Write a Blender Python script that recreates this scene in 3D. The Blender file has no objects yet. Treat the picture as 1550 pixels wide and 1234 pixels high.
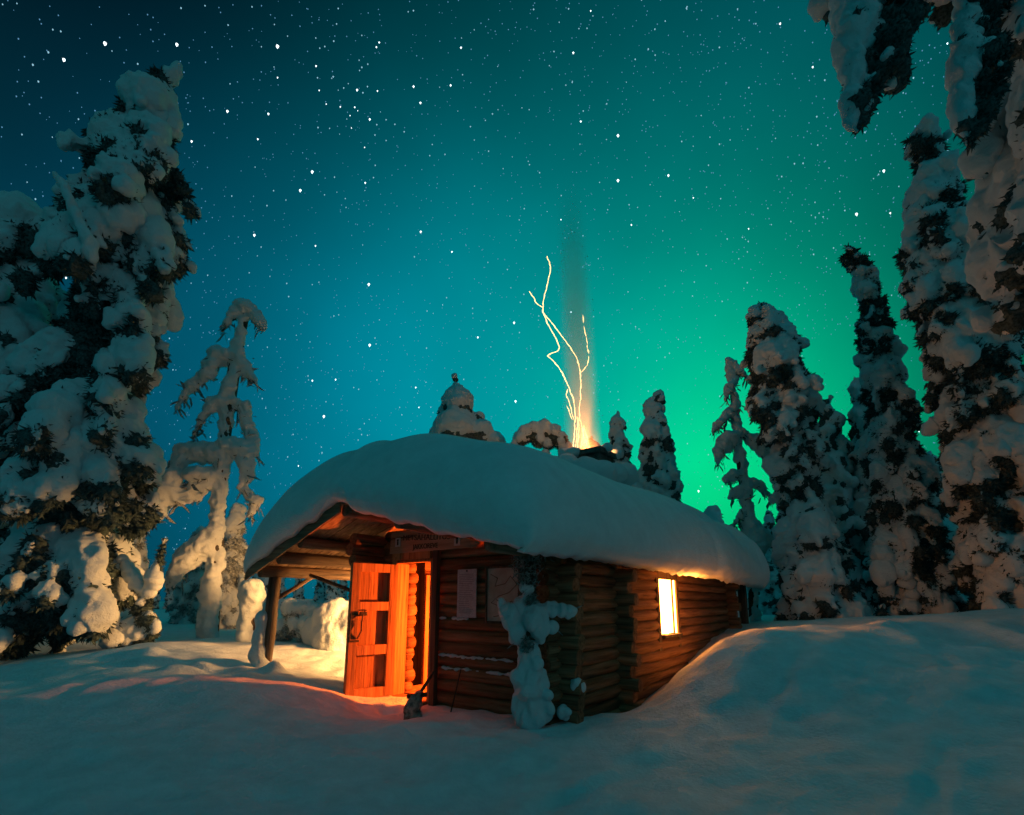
import bpy, bmesh, math, random
import numpy as np
from mathutils import Vector, Matrix

# ------------------------------------------------------------------ camera, sky, moon, exposure
SC = bpy.context.scene
COL = SC.collection
cam_d = bpy.data.cameras.new("camera")
cam = bpy.data.objects.new("camera", cam_d)
COL.objects.link(cam)
cam.location = (0, 0, 1.3)
cam.rotation_euler = (math.radians(90) + math.atan(150 / 753), 0, 0)
cam_d.sensor_fit = 'HORIZONTAL'
cam_d.sensor_width = 36.0
cam_d.lens = 753 / 1550 * 36
cam_d.shift_y = 143 / 1550
cam_d.clip_start = 0.05
cam_d.clip_end = 8000
SC.camera = cam

world = bpy.data.worlds.new("World")
SC.world = world
world.use_nodes = True
wn = world.node_tree
wn.nodes.clear()
w_out = wn.nodes.new("ShaderNodeOutputWorld")
w_bg = wn.nodes.new("ShaderNodeBackground")
w_tc = wn.nodes.new("ShaderNodeTexCoord")
w_nrm = wn.nodes.new("ShaderNodeVectorMath"); w_nrm.operation = 'NORMALIZE'
wn.links.new(w_tc.outputs["Generated"], w_nrm.inputs[0])
# aurora: broad lobes of glow round fixed directions of the sky
SKY_BASE = (0.0001, -0.0014, 0.0002)
SKY_LOBES = [
 ((0.381, 0.903, 0.199), 60, (0.0012, 0.1432, -0.0405)),
 ((0.405, 0.88, 0.249), 18, (-0.0005, 0.388, 0.1476)),
 ((0.158, 0.886, 0.435), 7, (0.0007, 0.1312, 0.095)),
 ((-0.174, 0.914, 0.366), 9, (-0.0009, 0.2146, 0.2878)),
 ((-0.412, 0.854, 0.316), 9, (0.0001, -0.0621, -0.0252)),
 ((0.219, 0.594, 0.774), 5, (-0.0001, 0.0648, 0.1098)),
 ((-0.178, 0.629, 0.757), 4, (-0.0009, -0.1524, -0.1978)),
 ((-0.55, 0.721, 0.421), 4, (0.001, 0.0922, 0.1082)),
 ((0.0, -0.498, 0.867), 4, (0.003, 0.22, 0.265)),
]
prev = None
for m_, k_, c_ in SKY_LOBES:
    dt = wn.nodes.new("ShaderNodeVectorMath"); dt.operation = 'DOT_PRODUCT'
    wn.links.new(w_nrm.outputs[0], dt.inputs[0]); dt.inputs[1].default_value = m_
    a1 = wn.nodes.new("ShaderNodeMath"); a1.operation = 'SUBTRACT'
    wn.links.new(dt.outputs["Value"], a1.inputs[0]); a1.inputs[1].default_value = 1.0
    a2 = wn.nodes.new("ShaderNodeMath"); a2.operation = 'MULTIPLY'
    wn.links.new(a1.outputs[0], a2.inputs[0]); a2.inputs[1].default_value = k_
    a3 = wn.nodes.new("ShaderNodeMath"); a3.operation = 'EXPONENT'
    wn.links.new(a2.outputs[0], a3.inputs[0])
    sc = wn.nodes.new("ShaderNodeVectorMath"); sc.operation = 'SCALE'
    sc.inputs[0].default_value = c_
    wn.links.new(a3.outputs[0], sc.inputs["Scale"])
    ad = wn.nodes.new("ShaderNodeVectorMath"); ad.operation = 'ADD'
    wn.links.new(sc.outputs[0], ad.inputs[0])
    if prev is None:
        ad.inputs[1].default_value = SKY_BASE
    else:
        wn.links.new(prev.outputs[0], ad.inputs[1])
    prev = ad
mx = wn.nodes.new("ShaderNodeVectorMath"); mx.operation = 'MAXIMUM'
wn.links.new(prev.outputs[0], mx.inputs[0]); mx.inputs[1].default_value = (0.0, 0.008, 0.014)
# faint unevenness of the aurora and the milky way
w_nz = wn.nodes.new("ShaderNodeTexNoise"); w_nz.inputs["Scale"].default_value = 2.2
w_nz.inputs["Detail"].default_value = 5.0; w_nz.inputs["Roughness"].default_value = 0.5
wn.links.new(w_nrm.outputs[0], w_nz.inputs["Vector"])
w_mr = wn.nodes.new("ShaderNodeMapRange")
w_mr.inputs["From Min"].default_value = 0.3; w_mr.inputs["From Max"].default_value = 0.7
w_mr.inputs["To Min"].default_value = 0.84; w_mr.inputs["To Max"].default_value = 1.14
wn.links.new(w_nz.outputs["Fac"], w_mr.inputs["Value"])
w_sc = wn.nodes.new("ShaderNodeVectorMath"); w_sc.operation = 'SCALE'
wn.links.new(mx.outputs[0], w_sc.inputs[0]); wn.links.new(w_mr.outputs[0], w_sc.inputs["Scale"])
wn.links.new(w_sc.outputs[0], w_bg.inputs["Color"])
w_bg.inputs["Strength"].default_value = 1.0
wn.links.new(w_bg.outputs[0], w_out.inputs["Surface"])

moon_d = bpy.data.lights.new("moon", 'SUN')
moon_d.energy = 0.045
moon_d.color = (0.86, 0.95, 1.0)
moon_d.angle = math.radians(25)
moon = bpy.data.objects.new("moon", moon_d)
COL.objects.link(moon)
moon.rotation_euler = Vector((-0.62, 0.75, -0.22)).to_track_quat('-Z', 'Y').to_euler()

SC.view_settings.view_transform = 'Standard'
SC.view_settings.look = 'None'
SC.view_settings.exposure = 0.0
SC.view_settings.gamma = 1.0
cy = SC.cycles
cy.max_bounces = 6; cy.diffuse_bounces = 3; cy.glossy_bounces = 2; cy.transmission_bounces = 2
cy.volume_bounces = 1; cy.transparent_max_bounces = 6
cy.caustics_reflective = False; cy.caustics_refractive = False
cy.sample_clamp_indirect = 2.0
cy.use_denoising = True

# ------------------------------------------------------------------ helpers
def link_mesh(name, me, mat=None, parent=None):
    o = bpy.data.objects.new(name, me)
    COL.objects.link(o)
    if mat is not None:
        for m in (mat if isinstance(mat, (list, tuple)) else [mat]):
            me.materials.append(m)
    if parent is not None:
        o.parent = parent
    return o

def arr_mesh(name, v, f, smooth=False):
    v = np.asarray(v, dtype=np.float32); f = np.asarray(f, dtype=np.int32)
    me = bpy.data.meshes.new(name)
    k = f.shape[1]
    me.vertices.add(len(v)); me.vertices.foreach_set("co", v.ravel())
    me.loops.add(f.size); me.loops.foreach_set("vertex_index", f.ravel())
    me.polygons.add(len(f)); me.polygons.foreach_set("loop_start", np.arange(0, f.size, k, dtype=np.int32))
    me.update(calc_edges=True)
    me.validate()
    if smooth:
        me.polygons.foreach_set("use_smooth", np.ones(len(me.polygons), dtype=bool))
    return me

def tag(o, label=None, cat=None, group=None, kind=None):
    if label: o['label'] = label
    if cat: o['category'] = cat
    if group: o['group'] = group
    if kind: o['kind'] = kind
    return o

def empty(name, loc=(0, 0, 0), rz=0.0, label=None, cat=None, group=None):
    o = bpy.data.objects.new(name, None)
    COL.objects.link(o)
    o.location = loc; o.rotation_euler = (0, 0, rz)
    o.empty_display_size = 0.2
    return tag(o, label, cat, group)

def copy_tree(o, parent=None):
    c = o.copy(); COL.objects.link(c)
    if parent is not None: c.parent = parent
    for ch in o.children: copy_tree(ch, c)
    return c

class Waves:
    """smooth vectorised pseudo noise: sums of sines"""
    def __init__(self, seed, octaves):
        r = np.random.default_rng(seed)
        ks, ph, am = [], [], []
        for freq, amp in octaves:
            n = 14
            d = r.normal(size=(n, 3)); d /= np.linalg.norm(d, axis=1)[:, None]
            ks.append(d * freq * r.uniform(.6, 1.5, (n, 1))); ph.append(r.uniform(0, 6.28, n))
            am.append(np.full(n, amp * math.sqrt(2 / n)))
        self.k = np.concatenate(ks); self.p = np.concatenate(ph); self.a = np.concatenate(am)
    def __call__(self, P):
        return (np.sin(P @ self.k.T + self.p) * self.a).sum(1)

def ico(sub):
    bm = bmesh.new(); bmesh.ops.create_icosphere(bm, subdivisions=sub, radius=1.0)
    v = np.array([x.co[:] for x in bm.verts]); f = np.array([[x.index for x in y.verts] for y in bm.faces])
    bm.free(); return v, f
ICO2, ICO3 = ico(2), ico(3)

def frame_of(d):
    d = np.asarray(d, float); d = d / (np.linalg.norm(d) + 1e-9)
    h = np.array([1., 0, 0]) if abs(d[0]) < .8 else np.array([0, 1., 0])
    a = np.cross(h, d); a /= np.linalg.norm(a); b = np.cross(d, a)
    return np.array([a, b, d])

def union_snow(name, blobs, voxel, seed, noise=((9, .02), (24, .008)), smooth_iter=3, fine=True):
    """blobs: (x,y,z, r_side, r_along, dx,dy,dz) -> one smooth voxel-united snow mesh"""
    bv, bf = ICO3 if fine else ICO2
    V, F = [], []
    n0 = 0
    for b in blobs:
        c = np.array(b[:3]); fr = frame_of(b[5:8])
        loc = bv * np.array([b[3], b[3], b[4]])
        V.append(loc @ fr + c); F.append(bf + n0); n0 += len(bv)
    me = arr_mesh("tmp", np.concatenate(V), np.concatenate(F))
    ob = bpy.data.objects.new("tmp", me); COL.objects.link(ob)
    rm = ob.modifiers.new("r", 'REMESH'); rm.mode = 'VOXEL'; rm.voxel_size = voxel
    sm = ob.modifiers.new("s", 'SMOOTH'); sm.factor = .5; sm.iterations = smooth_iter
    dg = bpy.context.evaluated_depsgraph_get()
    out = bpy.data.meshes.new_from_object(ob.evaluated_get(dg))
    bpy.data.objects.remove(ob); bpy.data.meshes.remove(me)
    n = len(out.vertices)
    co = np.empty(n * 3, np.float32); out.vertices.foreach_get("co", co); co = co.reshape(-1, 3)
    no = np.empty(n * 3, np.float32); out.vertices.foreach_get("normal", no); no = no.reshape(-1, 3)
    if noise:
        co = co + no * Waves(seed, noise)(co.astype(float))[:, None].astype(np.float32)
        out.vertices.foreach_set("co", co.ravel())
    out.polygons.foreach_set("use_smooth", np.ones(len(out.polygons), dtype=bool))
    out.name = name
    out.update()
    return out

def needle_mesh(name, clumps, seed):
    """clumps: (x,y,z, spread, count, length, dx,dy,dz): tufts of thin dark needle blades"""
    r = np.random.default_rng(seed)
    V = []
    for c in clumps:
        n = int(c[4])
        if n < 1: continue
        base = np.array(c[:3]) + r.normal(size=(n, 3)) * c[3] * .5
        d = r.normal(size=(n, 3)) * .75 + np.array(c[6:9]); d /= np.linalg.norm(d, axis=1)[:, None]
        L = c[5] * r.uniform(.6, 1.4, (n, 1))
        s = np.cross(d, r.normal(size=(n, 3))); s /= np.linalg.norm(s, axis=1)[:, None] + 1e-9
        w = L * r.uniform(.10, .22, (n, 1))
        V.append(np.stack([base - s * w * .4, base + s * w * .4, base + d * L * .6 + s * w, base + d * L], 1))
    V = np.concatenate(V).reshape(-1, 3)
    F = np.arange(len(V)).reshape(-1, 4)
    return arr_mesh(name, V, F)

def drop_floating(me, clumps):
    """remove loose snow pieces that touch neither the main body nor a needle clump"""
    n = len(me.vertices); e = np.empty(len(me.edges) * 2, np.int32); me.edges.foreach_get("vertices", e); e = e.reshape(-1, 2)
    lab = np.arange(n)
    while True:
        m = np.minimum(lab[e[:, 0]], lab[e[:, 1]]); old = lab.copy()
        np.minimum.at(lab, e[:, 0], m); np.minimum.at(lab, e[:, 1], m); lab = lab[lab]
        if (lab == old).all(): break
    co = np.empty(n * 3, np.float32); me.vertices.foreach_get("co", co); co = co.reshape(-1, 3)
    ids, cnt = np.unique(lab, return_counts=True); big = ids[cnt.argmax()]
    C_ = np.array([c[:3] for c in clumps]) if clumps else np.zeros((0, 3)); Rr = np.array([c[3] for c in clumps])
    kill = []
    for i in ids:
        if i == big: continue
        P = co[lab == i]
        P = P[::max(1, len(P) // 40)]
        if len(C_) and (np.linalg.norm(P[:, None] - C_[None], axis=2) - Rr[None] * .75).min() < 0: continue
        kill.append(i)
    if kill:
        bad = np.isin(lab, kill)
        bm = bmesh.new(); bm.from_mesh(me); bm.verts.ensure_lookup_table()
        bmesh.ops.delete(bm, geom=[bm.verts[int(i)] for i in np.nonzero(bad)[0]], context='VERTS')
        bm.to_mesh(me); bm.free()
    return me

def clump_mesh(name, blobs, voxel, seed, n_blades, nlen, fine=False, rough=1.0):
    """ragged dark needle masses: rough clumps bristling with short blades rooted on their surface"""
    me = union_snow("tmpf", blobs, voxel, seed, ((11, .035 * rough), (26, .03 * rough), (60, .016 * rough)), 0, fine)
    n = len(me.vertices); co = np.empty(n * 3, np.float32); me.vertices.foreach_get("co", co); co = co.reshape(-1, 3)
    no = np.empty(n * 3, np.float32); me.vertices.foreach_get("normal", no); no = no.reshape(-1, 3)
    q = np.empty(len(me.loops), np.int32); me.loops.foreach_get("vertex_index", q)
    F = q.reshape(-1, 4)
    r = np.random.default_rng(seed)
    k = r.integers(0, n, n_blades)
    b = co[k]; d = no[k] + r.normal(size=(n_blades, 3)) * .45 + np.array([0, 0, -.45]); d /= np.linalg.norm(d, axis=1)[:, None]
    sd_ = np.cross(d, r.normal(size=(n_blades, 3))); sd_ /= np.linalg.norm(sd_, axis=1)[:, None] + 1e-9
    L = nlen * r.uniform(.5, 1.5, (n_blades, 1)); w = L * r.uniform(.12, .3, (n_blades, 1))
    b = b - d * L * .3
    V = np.stack([b - sd_ * w, b + sd_ * w, b + d * L * .8 + sd_ * w * .6, b + d * L * 1.2], 1).reshape(-1, 3)
    bpy.data.meshes.remove(me)
    return arr_mesh(name, np.concatenate([co, V]), np.concatenate([F, np.arange(len(V)).reshape(-1, 4) + n]))

def tube_mesh(name, pts, rad, seg=9, seed=0, rough=.0, caps=True):
    pts = np.array(pts, float); n = len(pts)
    rad = np.array(rad, float) if np.ndim(rad) else np.full(n, rad)
    rr = np.random.default_rng(seed)
    V, F = [], []
    for i in range(n):
        d = pts[min(i + 1, n - 1)] - pts[max(i - 1, 0)]
        fr = frame_of(d)
        if i and np.dot(fr[0], last) < 0: fr[0] *= -1; fr[1] *= -1
        last = fr[0]
        for k in range(seg):
            a = 2 * math.pi * k / seg
            r_ = rad[i] * (1 + rough * rr.normal())
            V.append(pts[i] + (fr[0] * math.cos(a) + fr[1] * math.sin(a)) * r_)
    for i in range(n - 1):
        for k in range(seg):
            F.append([i * seg + k, i * seg + (k + 1) % seg, (i + 1) * seg + (k + 1) % seg, (i + 1) * seg + k])
    V = np.array(V); F = np.array(F)
    bm = bmesh.new()
    bv = [bm.verts.new(v) for v in V]
    for f in F: bm.faces.new([bv[i] for i in f])
    if caps:
        bm.faces.new(bv[:seg][::-1]); bm.faces.new(bv[-seg:])
    bmesh.ops.recalc_face_normals(bm, faces=bm.faces)
    me = bpy.data.meshes.new(name); bm.to_mesh(me); bm.free()
    for p in me.polygons: p.use_smooth = len(p.vertices) == 4
    return me

class MB:
    """collects solids into one mesh"""
    def __init__(self): self.bm = bmesh.new()
    def box(self, x0, x1, y0, y1, z0, z1, bev=0.0, mat=None):
        r = bmesh.ops.create_cube(self.bm, size=1.0)
        vs = r['verts']
        for v in vs:
            v.co = Vector(((x0 + x1) / 2 + v.co.x * (x1 - x0), (y0 + y1) / 2 + v.co.y * (y1 - y0), (z0 + z1) / 2 + v.co.z * (z1 - z0)))
        if mat is not None:
            for v in vs: v.co = mat @ v.co
        if bev:
            es = list({e for v in vs for e in v.link_edges})
            bmesh.ops.bevel(self.bm, geom=es, offset=bev, segments=2, affect='EDGES', profile=.6)
        return self
    def log(self, p0, p1, r, seed=0, seg=14):
        """one slightly crooked round log from p0 to p1"""
        rr = random.Random(seed)
        p0 = Vector(p0); p1 = Vector(p1); n = max(2, int((p1 - p0).length / .45) + 1)
        fr = frame_of(p1 - p0); a_, b_ = Vector(fr[0]), Vector(fr[1])
        rings = []
        ph = rr.uniform(0, 6)
        for i in range(n + 1):
            t = i / n; c = p0.lerp(p1, t) + a_ * rr.uniform(-.009, .009) + b_ * rr.uniform(-.009, .009)
            rad = r * (1 + .035 * math.sin(ph + 5 * t) + rr.uniform(-.05, .05))
            rings.append([self.bm.verts.new(c + (a_ * math.cos(2 * math.pi * k / seg) + b_ * math.sin(2 * math.pi * k / seg)) * rad) for k in range(seg)])
        for i in range(n):
            for k in range(seg):
                f = self.bm.faces.new([rings[i][k], rings[i][(k + 1) % seg], rings[i + 1][(k + 1) % seg], rings[i + 1][k]]); f.smooth = True
        self.bm.faces.new(rings[0][::-1]); self.bm.faces.new(rings[-1])
        return self
    def prism(self, poly, y0, y1):
        """polygon in x,z extruded along y"""
        a = [self.bm.verts.new((x, y0, z)) for x, z in poly]
        b = [self.bm.verts.new((x, y1, z)) for x, z in poly]
        n = len(poly)
        self.bm.faces.new(a); self.bm.faces.new(b[::-1])
        for i in range(n): self.bm.faces.new([a[i], b[i], b[(i + 1) % n], a[(i + 1) % n]])
        return self
    def build(self, name, mat, parent=None, loc=None):
        bmesh.ops.recalc_face_normals(self.bm, faces=self.bm.faces)
        me = bpy.data.meshes.new(name); self.bm.to_mesh(me); self.bm.free()
        o = link_mesh(name, me, mat, parent)
        if loc is not None: o.location = loc
        return o

# ------------------------------------------------------------------ materials
def new_mat(name):
    m = bpy.data.materials.new(name); m.use_nodes = True
    return m, m.node_tree, m.node_tree.nodes["Principled BSDF"]

def noise(nt, scale, detail=4, vec=None, rough=.55):
    n = nt.nodes.new("ShaderNodeTexNoise"); n.inputs["Scale"].default_value = scale
    n.inputs["Detail"].default_value = detail; n.inputs["Roughness"].default_value = rough
    if vec is not None: nt.links.new(vec, n.inputs["Vector"])
    return n

def ramp(nt, fac, stops):
    r = nt.nodes.new("ShaderNodeValToRGB")
    el = r.color_ramp.elements
    while len(el) < len(stops): el.new(.5)
    for e, (p, c) in zip(el, stops): e.position = p; e.color = (*c, 1)
    nt.links.new(fac, r.inputs[0]); return r

def make_snow(name, base=(.80, .82, .84), grain=90, lump=7, b1=.25, b2=.18, lowf=.93):
    m, nt, p = new_mat(name)
    tc = nt.nodes.new("ShaderNodeTexCoord")
    geo = nt.nodes.new("ShaderNodeNewGeometry")
    n1 = noise(nt, grain, 3, geo.outputs["Position"]); n2 = noise(nt, lump, 8, geo.outputs["Position"], .68)
    r = ramp(nt, n2.outputs["Fac"], [(.3, tuple(c * lowf for c in base)), (.7, base)])
    nt.links.new(r.outputs[0], p.inputs["Base Color"])
    p.inputs["Roughness"].default_value = .75
    p.inputs["Specular IOR Level"].default_value = .15
    u1 = nt.nodes.new("ShaderNodeBump"); u1.inputs["Strength"].default_value = b1; u1.inputs["Distance"].default_value = .01
    u2 = nt.nodes.new("ShaderNodeBump"); u2.inputs["Strength"].default_value = b2; u2.inputs["Distance"].default_value = .05
    nt.links.new(n1.outputs["Fac"], u1.inputs["Height"]); nt.links.new(n2.outputs["Fac"], u2.inputs["Height"])
    nt.links.new(u2.outputs[0], u1.inputs["Normal"]); nt.links.new(u1.outputs[0], p.inputs["Normal"])
    return m

def make_wood(name, axis, lo, hi, scale=1.0, rough=.75, bump=.9):
    m, nt, p = new_mat(name)
    tc = nt.nodes.new("ShaderNodeTexCoord")
    geo = nt.nodes.new("ShaderNodeNewGeometry")
    mp = nt.nodes.new("ShaderNodeMapping")
    s = [22 * scale] * 3; s['xyz'.index(axis)] = 1.1 * scale
    mp.inputs["Scale"].default_value = s
    nt.links.new(tc.outputs["Object"], mp.inputs["Vector"])
    # every log or plank gets a shift of its own
    off = nt.nodes.new("ShaderNodeVectorMath"); off.operation = 'ADD'
    sc = nt.nodes.new("ShaderNodeVectorMath"); sc.operation = 'SCALE'; sc.inputs[0].default_value = (37, 53, 71)
    nt.links.new(geo.outputs["Random Per Island"], sc.inputs["Scale"])
    nt.links.new(mp.outputs[0], off.inputs[0]); nt.links.new(sc.outputs[0], off.inputs[1])
    g = noise(nt, 1.0, 6, off.outputs[0], .65)
    k = noise(nt, .35, 3, off.outputs[0])
    r = ramp(nt, g.outputs["Fac"], [(.30, tuple(c * .16 for c in lo)), (.41, lo), (.68, hi)])
    hsv = nt.nodes.new("ShaderNodeHueSaturation")
    nt.links.new(r.outputs[0], hsv.inputs["Color"])
    mr = nt.nodes.new("ShaderNodeMapRange"); mr.inputs["To Min"].default_value = .62; mr.inputs["To Max"].default_value = 1.35
    nt.links.new(geo.outputs["Random Per Island"], mr.inputs["Value"])
    mu = nt.nodes.new("ShaderNodeMath"); mu.operation = 'MULTIPLY'
    mr2 = nt.nodes.new("ShaderNodeMapRange"); mr2.inputs["From Min"].default_value = .3; mr2.inputs["From Max"].default_value = .7
    mr2.inputs["To Min"].default_value = .7; mr2.inputs["To Max"].default_value = 1.2
    nt.links.new(k.outputs["Fac"], mr2.inputs["Value"])
    nt.links.new(mr.outputs[0], mu.inputs[0]); nt.links.new(mr2.outputs[0], mu.inputs[1])
    nt.links.new(mu.outputs[0], hsv.inputs["Value"])
    nt.links.new(hsv.outputs[0], p.inputs["Base Color"])
    p.inputs["Roughness"].default_value = rough; p.inputs["Specular IOR Level"].default_value = .25
    b = nt.nodes.new("ShaderNodeBump"); b.inputs["Strength"].default_value = bump; b.inputs["Distance"].default_value = .012
    nt.links.new(g.outputs["Fac"], b.inputs["Height"]); nt.links.new(b.outputs[0], p.inputs["Normal"])
    return m

def make_plain(name, lo, hi, scale=12, rough=.8, bump=.4, dist=.02):
    m, nt, p = new_mat(name)
    tc = nt.nodes.new("ShaderNodeTexCoord")
    n = noise(nt, scale, 5, tc.outputs["Object"])
    r = ramp(nt, n.outputs["Fac"], [(.32, lo), (.68, hi)])
    nt.links.new(r.outputs[0], p.inputs["Base Color"]); p.inputs["Roughness"].default_value = rough
    p.inputs["Specular IOR Level"].default_value = .25
    b = nt.nodes.new("ShaderNodeBump"); b.inputs["Strength"].default_value = bump; b.inputs["Distance"].default_value = dist
    nt.links.new(n.outputs["Fac"], b.inputs["Height"]); nt.links.new(b.outputs[0], p.inputs["Normal"])
    return m

def make_emit(name, col, strength, sampling=None):
    m = bpy.data.materials.new(name); m.use_nodes = True; nt = m.node_tree; nt.nodes.clear()
    o = nt.nodes.new("ShaderNodeOutputMaterial"); e = nt.nodes.new("ShaderNodeEmission")
    e.inputs["Color"].default_value = (*col, 1); e.inputs["Strength"].default_value = strength
    nt.links.new(e.outputs[0], o.inputs["Surface"])
    if sampling: m.cycles.emission_sampling = sampling
    return m

M_GROUND = make_snow("ground_snow", grain=30, lump=4, b1=1.0, b2=.6, lowf=.78)
M_SNOW = make_snow("tree_snow", (.66, .70, .72), grain=34, lump=11, b1=.9, b2=.6)
M_ROOFSNOW = make_snow("roof_snow", (.80, .80, .81), grain=40, lump=3.5, b1=.8, b2=.35, lowf=.86)
M_NEEDLE = make_plain("needles", (.014, .026, .024), (.10, .14, .14), 26, .9, 0)
M_FROST = make_plain("frosted_needles", (.12, .14, .13), (.62, .64, .65), 16, .9, 0)
M_TWIG = make_plain("rimed_twigs", (.05, .045, .04), (.40, .42, .43), 30, .9, 0)
M_BARK = make_plain("bark", (.03, .024, .018), (.10, .08, .06), 14, .9, .8)
M_LOGX = make_wood("log_wood_x", 'x', (.18, .078, .036), (.36, .18, .092))
M_LOGY = make_wood("log_wood_y", 'y', (.18, .078, .036), (.36, .18, .092))
M_BOARDZ = make_wood("board_wood_z", 'z', (.34, .155, .06), (.52, .27, .11), 1.2)
M_BOARDX = make_wood("board_wood_x", 'x', (.34, .155, .06), (.52, .27, .11), 1.2)
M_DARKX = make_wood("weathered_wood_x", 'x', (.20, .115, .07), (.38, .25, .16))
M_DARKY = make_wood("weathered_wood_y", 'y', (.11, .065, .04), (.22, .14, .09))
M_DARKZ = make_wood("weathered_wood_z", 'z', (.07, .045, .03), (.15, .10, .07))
M_IRON = make_plain("black_iron", (.015, .014, .013), (.05, .045, .04), 30, .5, .3)
M_STONE = make_plain("chimney_stone", (.05, .045, .04), (.18, .16, .14), 7, .9, .9, .05)
M_PAPER = make_plain("notice_paper", (.50, .42, .42), (.66, .58, .58), 40, .8, .05)
M_MAP = make_plain("map_paper", (.42, .30, .22), (.62, .52, .42), 5, .7, .05)
M_INK = make_plain("dark_paint", (.03, .02, .016), (.06, .045, .035), 30, .8, .1)
M_ICON = make_plain("pale_paint", (.50, .44, .40), (.62, .56, .5), 30, .8, .1)
M_PANE = make_emit("lit_pane", (1.0, .31, .045), 44.0)
M_PANE_L = make_emit("lit_pane_far", (1.0, .48, .14), 280.0)
M_EMBER = make_emit("ember", (1.0, .56, .21), 3.6, 'NONE')
M_STAR_A = make_emit("star_dim", (.22, .60, 1.0), .50, 'NONE')
M_STAR_B = make_emit("star_mid", (.40, .80, 1.0), .75, 'NONE')
M_STAR_C = make_emit("star_bright", (.80, .95, 1.0), 2.4, 'NONE')

# ------------------------------------------------------------------ cabin frame of reference
K0 = Vector((.514, 5.89, 0))
CAB_RZ = math.atan2(-.599, .801)
def cab(x, y, z=0.0):
    return (K0.x + .801 * x + .599 * y, K0.y - .599 * x + .801 * y, z)

# ------------------------------------------------------------------ ground
def lp(x, y, z): q = cab(x, y); return (q[0], q[1], z)
CTRL = [
 (-3,1.5,.0),(0,1.5,.0),(3,1.5,.12),(0,-3,0),(-6,-2,0),(6,-2,.2),(-3.2,4,.15),(-1,4,.0),(1,4,.0),(2.6,4.0,.10),(4.4,4.0,.38),(-6.2,5,.27),
 (-1.3,7.1,.0),(-1.7,6.6,-.08),(-1.5,6.1,-.05),(-1.1,5.35,.10),(-.4,6.4,.03),(-2.45,6.5,.22),(-2.3,5.7,.17),(.45,5.35,.05),(.0,5.75,.05),
 lp(.25,1.5,-.12), lp(.2,.5,.0), lp(.15,2.6,-.05), lp(.2,4.0,.12), lp(.2,5.2,.42), lp(.2,6.5,.66), lp(.3,8.2,.75),
 lp(.8,1.2,.22), lp(1.1,1.7,.58), lp(1.35,2.3,.84), lp(1.5,3.2,.88), lp(1.5,4.4,.86), lp(1.4,6,.80),
 (3.83,7,.89),(5.0,8,.95),(7.3,9,1.08),(9.2,9,1.2),(6.2,6.2,.68),(3.6,5.2,.45),(2.4,5.2,.22),(4.9,5.6,.62),
 (7.7,12.8,.88),(9.9,12.3,1.0),(12,10,1.25),(13,16,.9),(8,18,.75),
 (-7.9,8,.26),(-6.6,8.3,.47),(-6.0,8.8,.60),(-5.2,8.6,.46),(-4.4,8.0,.43),(-3.4,7.8,.22),(-2.6,7.4,.10),
 (-5.3,7.2,.40),(-4.0,6.6,.31),(-7.5,6.5,.2),
 (-7.1,12,.40),(-5.8,11.1,.40),(-3.8,8.8,.18),(-3.0,8.5,.12),(-3.8,10,.28),(-4.5,11.5,.42),(-2.5,12.5,.45),(-8.2,9.6,.30),(-10,9,.2),(-12,12,.3),(-9,15,.4),(-4,18,.5),(2,18,.6),
 (-14,5,.1),(14,4,1.1),(0,24,.6),(-20,20,.4),(20,20,.9),(-20,-10,0),(20,-10,.5),(-30,8,.2),(30,10,1.0),(0,40,.6),(0,-25,0)]
CT = np.array(CTRL, float)
def _tps_fit(P, z):
    n = len(P); d = np.linalg.norm(P[:, None] - P[None], axis=2)
    Km = d ** 2 * np.log(d + 1e-9) + np.eye(n) * .15
    Q = np.hstack([np.ones((n, 1)), P])
    A = np.block([[Km, Q], [Q.T, np.zeros((3, 3))]])
    return np.linalg.solve(A, np.concatenate([z, np.zeros(3)]))
GROUND_R = 1600.0
TPS = _tps_fit(CT[:, :2], CT[:, 2])
W_G1 = Waves(5, [(1.1, .028), (2.6, .013)]); W_G2 = Waves(6, [(4.5, .010), (11, .010), (26, .004)])
def seg_d(X, Y, pts):
    best = np.full(X.shape, 1e9)
    for (x0, y0), (x1, y1) in zip(pts[:-1], pts[1:]):
        dx, dy = x1 - x0, y1 - y0
        t = np.clip(((X - x0) * dx + (Y - y0) * dy) / (dx * dx + dy * dy), 0, 1)
        best = np.minimum(best, np.hypot(X - x0 - t * dx, Y - y0 - t * dy))
    return best
TRACKS = [
 [(1.1, 1.6), (1.8, 2.6), (2.9, 3.7), (3.9, 4.6), (4.9, 5.8), (5.6, 7.2), (6.2, 8.4)],
 [(.2, 2.2), (1.3, 3.2), (2.6, 4.3), (3.9, 5.4), (4.6, 6.6)],
 [(2.2, 2.1), (3.2, 3.2), (4.6, 4.2), (6.4, 5.0), (9, 5.8)],
 [(-.6, 3.0), (.8, 4.0), (2.2, 4.9), (3.2, 5.9)]]
FOOT = []
_r = random.Random(3)
for i in range(60):
    t = i / 60; a = _r.uniform(-.45, .45)
    FOOT.append((-2.6 - 2.7 * t + a * .5, 7.2 + .45 * t - .55 * abs(a) + _r.uniform(-.3, .1), _r.uniform(.06, .13), _r.uniform(-.05, .04)))
for i in range(46):
    FOOT.append((_r.uniform(-6.2, -2.6), 7.35 + _r.gauss(0, .38), _r.uniform(.12, .30), _r.uniform(-.09, .09)))
for i in range(34):
    FOOT.append((-1.6 + _r.gauss(0, .32), 6.45 + _r.gauss(0, .26), _r.uniform(.07, .13), _r.uniform(-.085, .06)))
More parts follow.
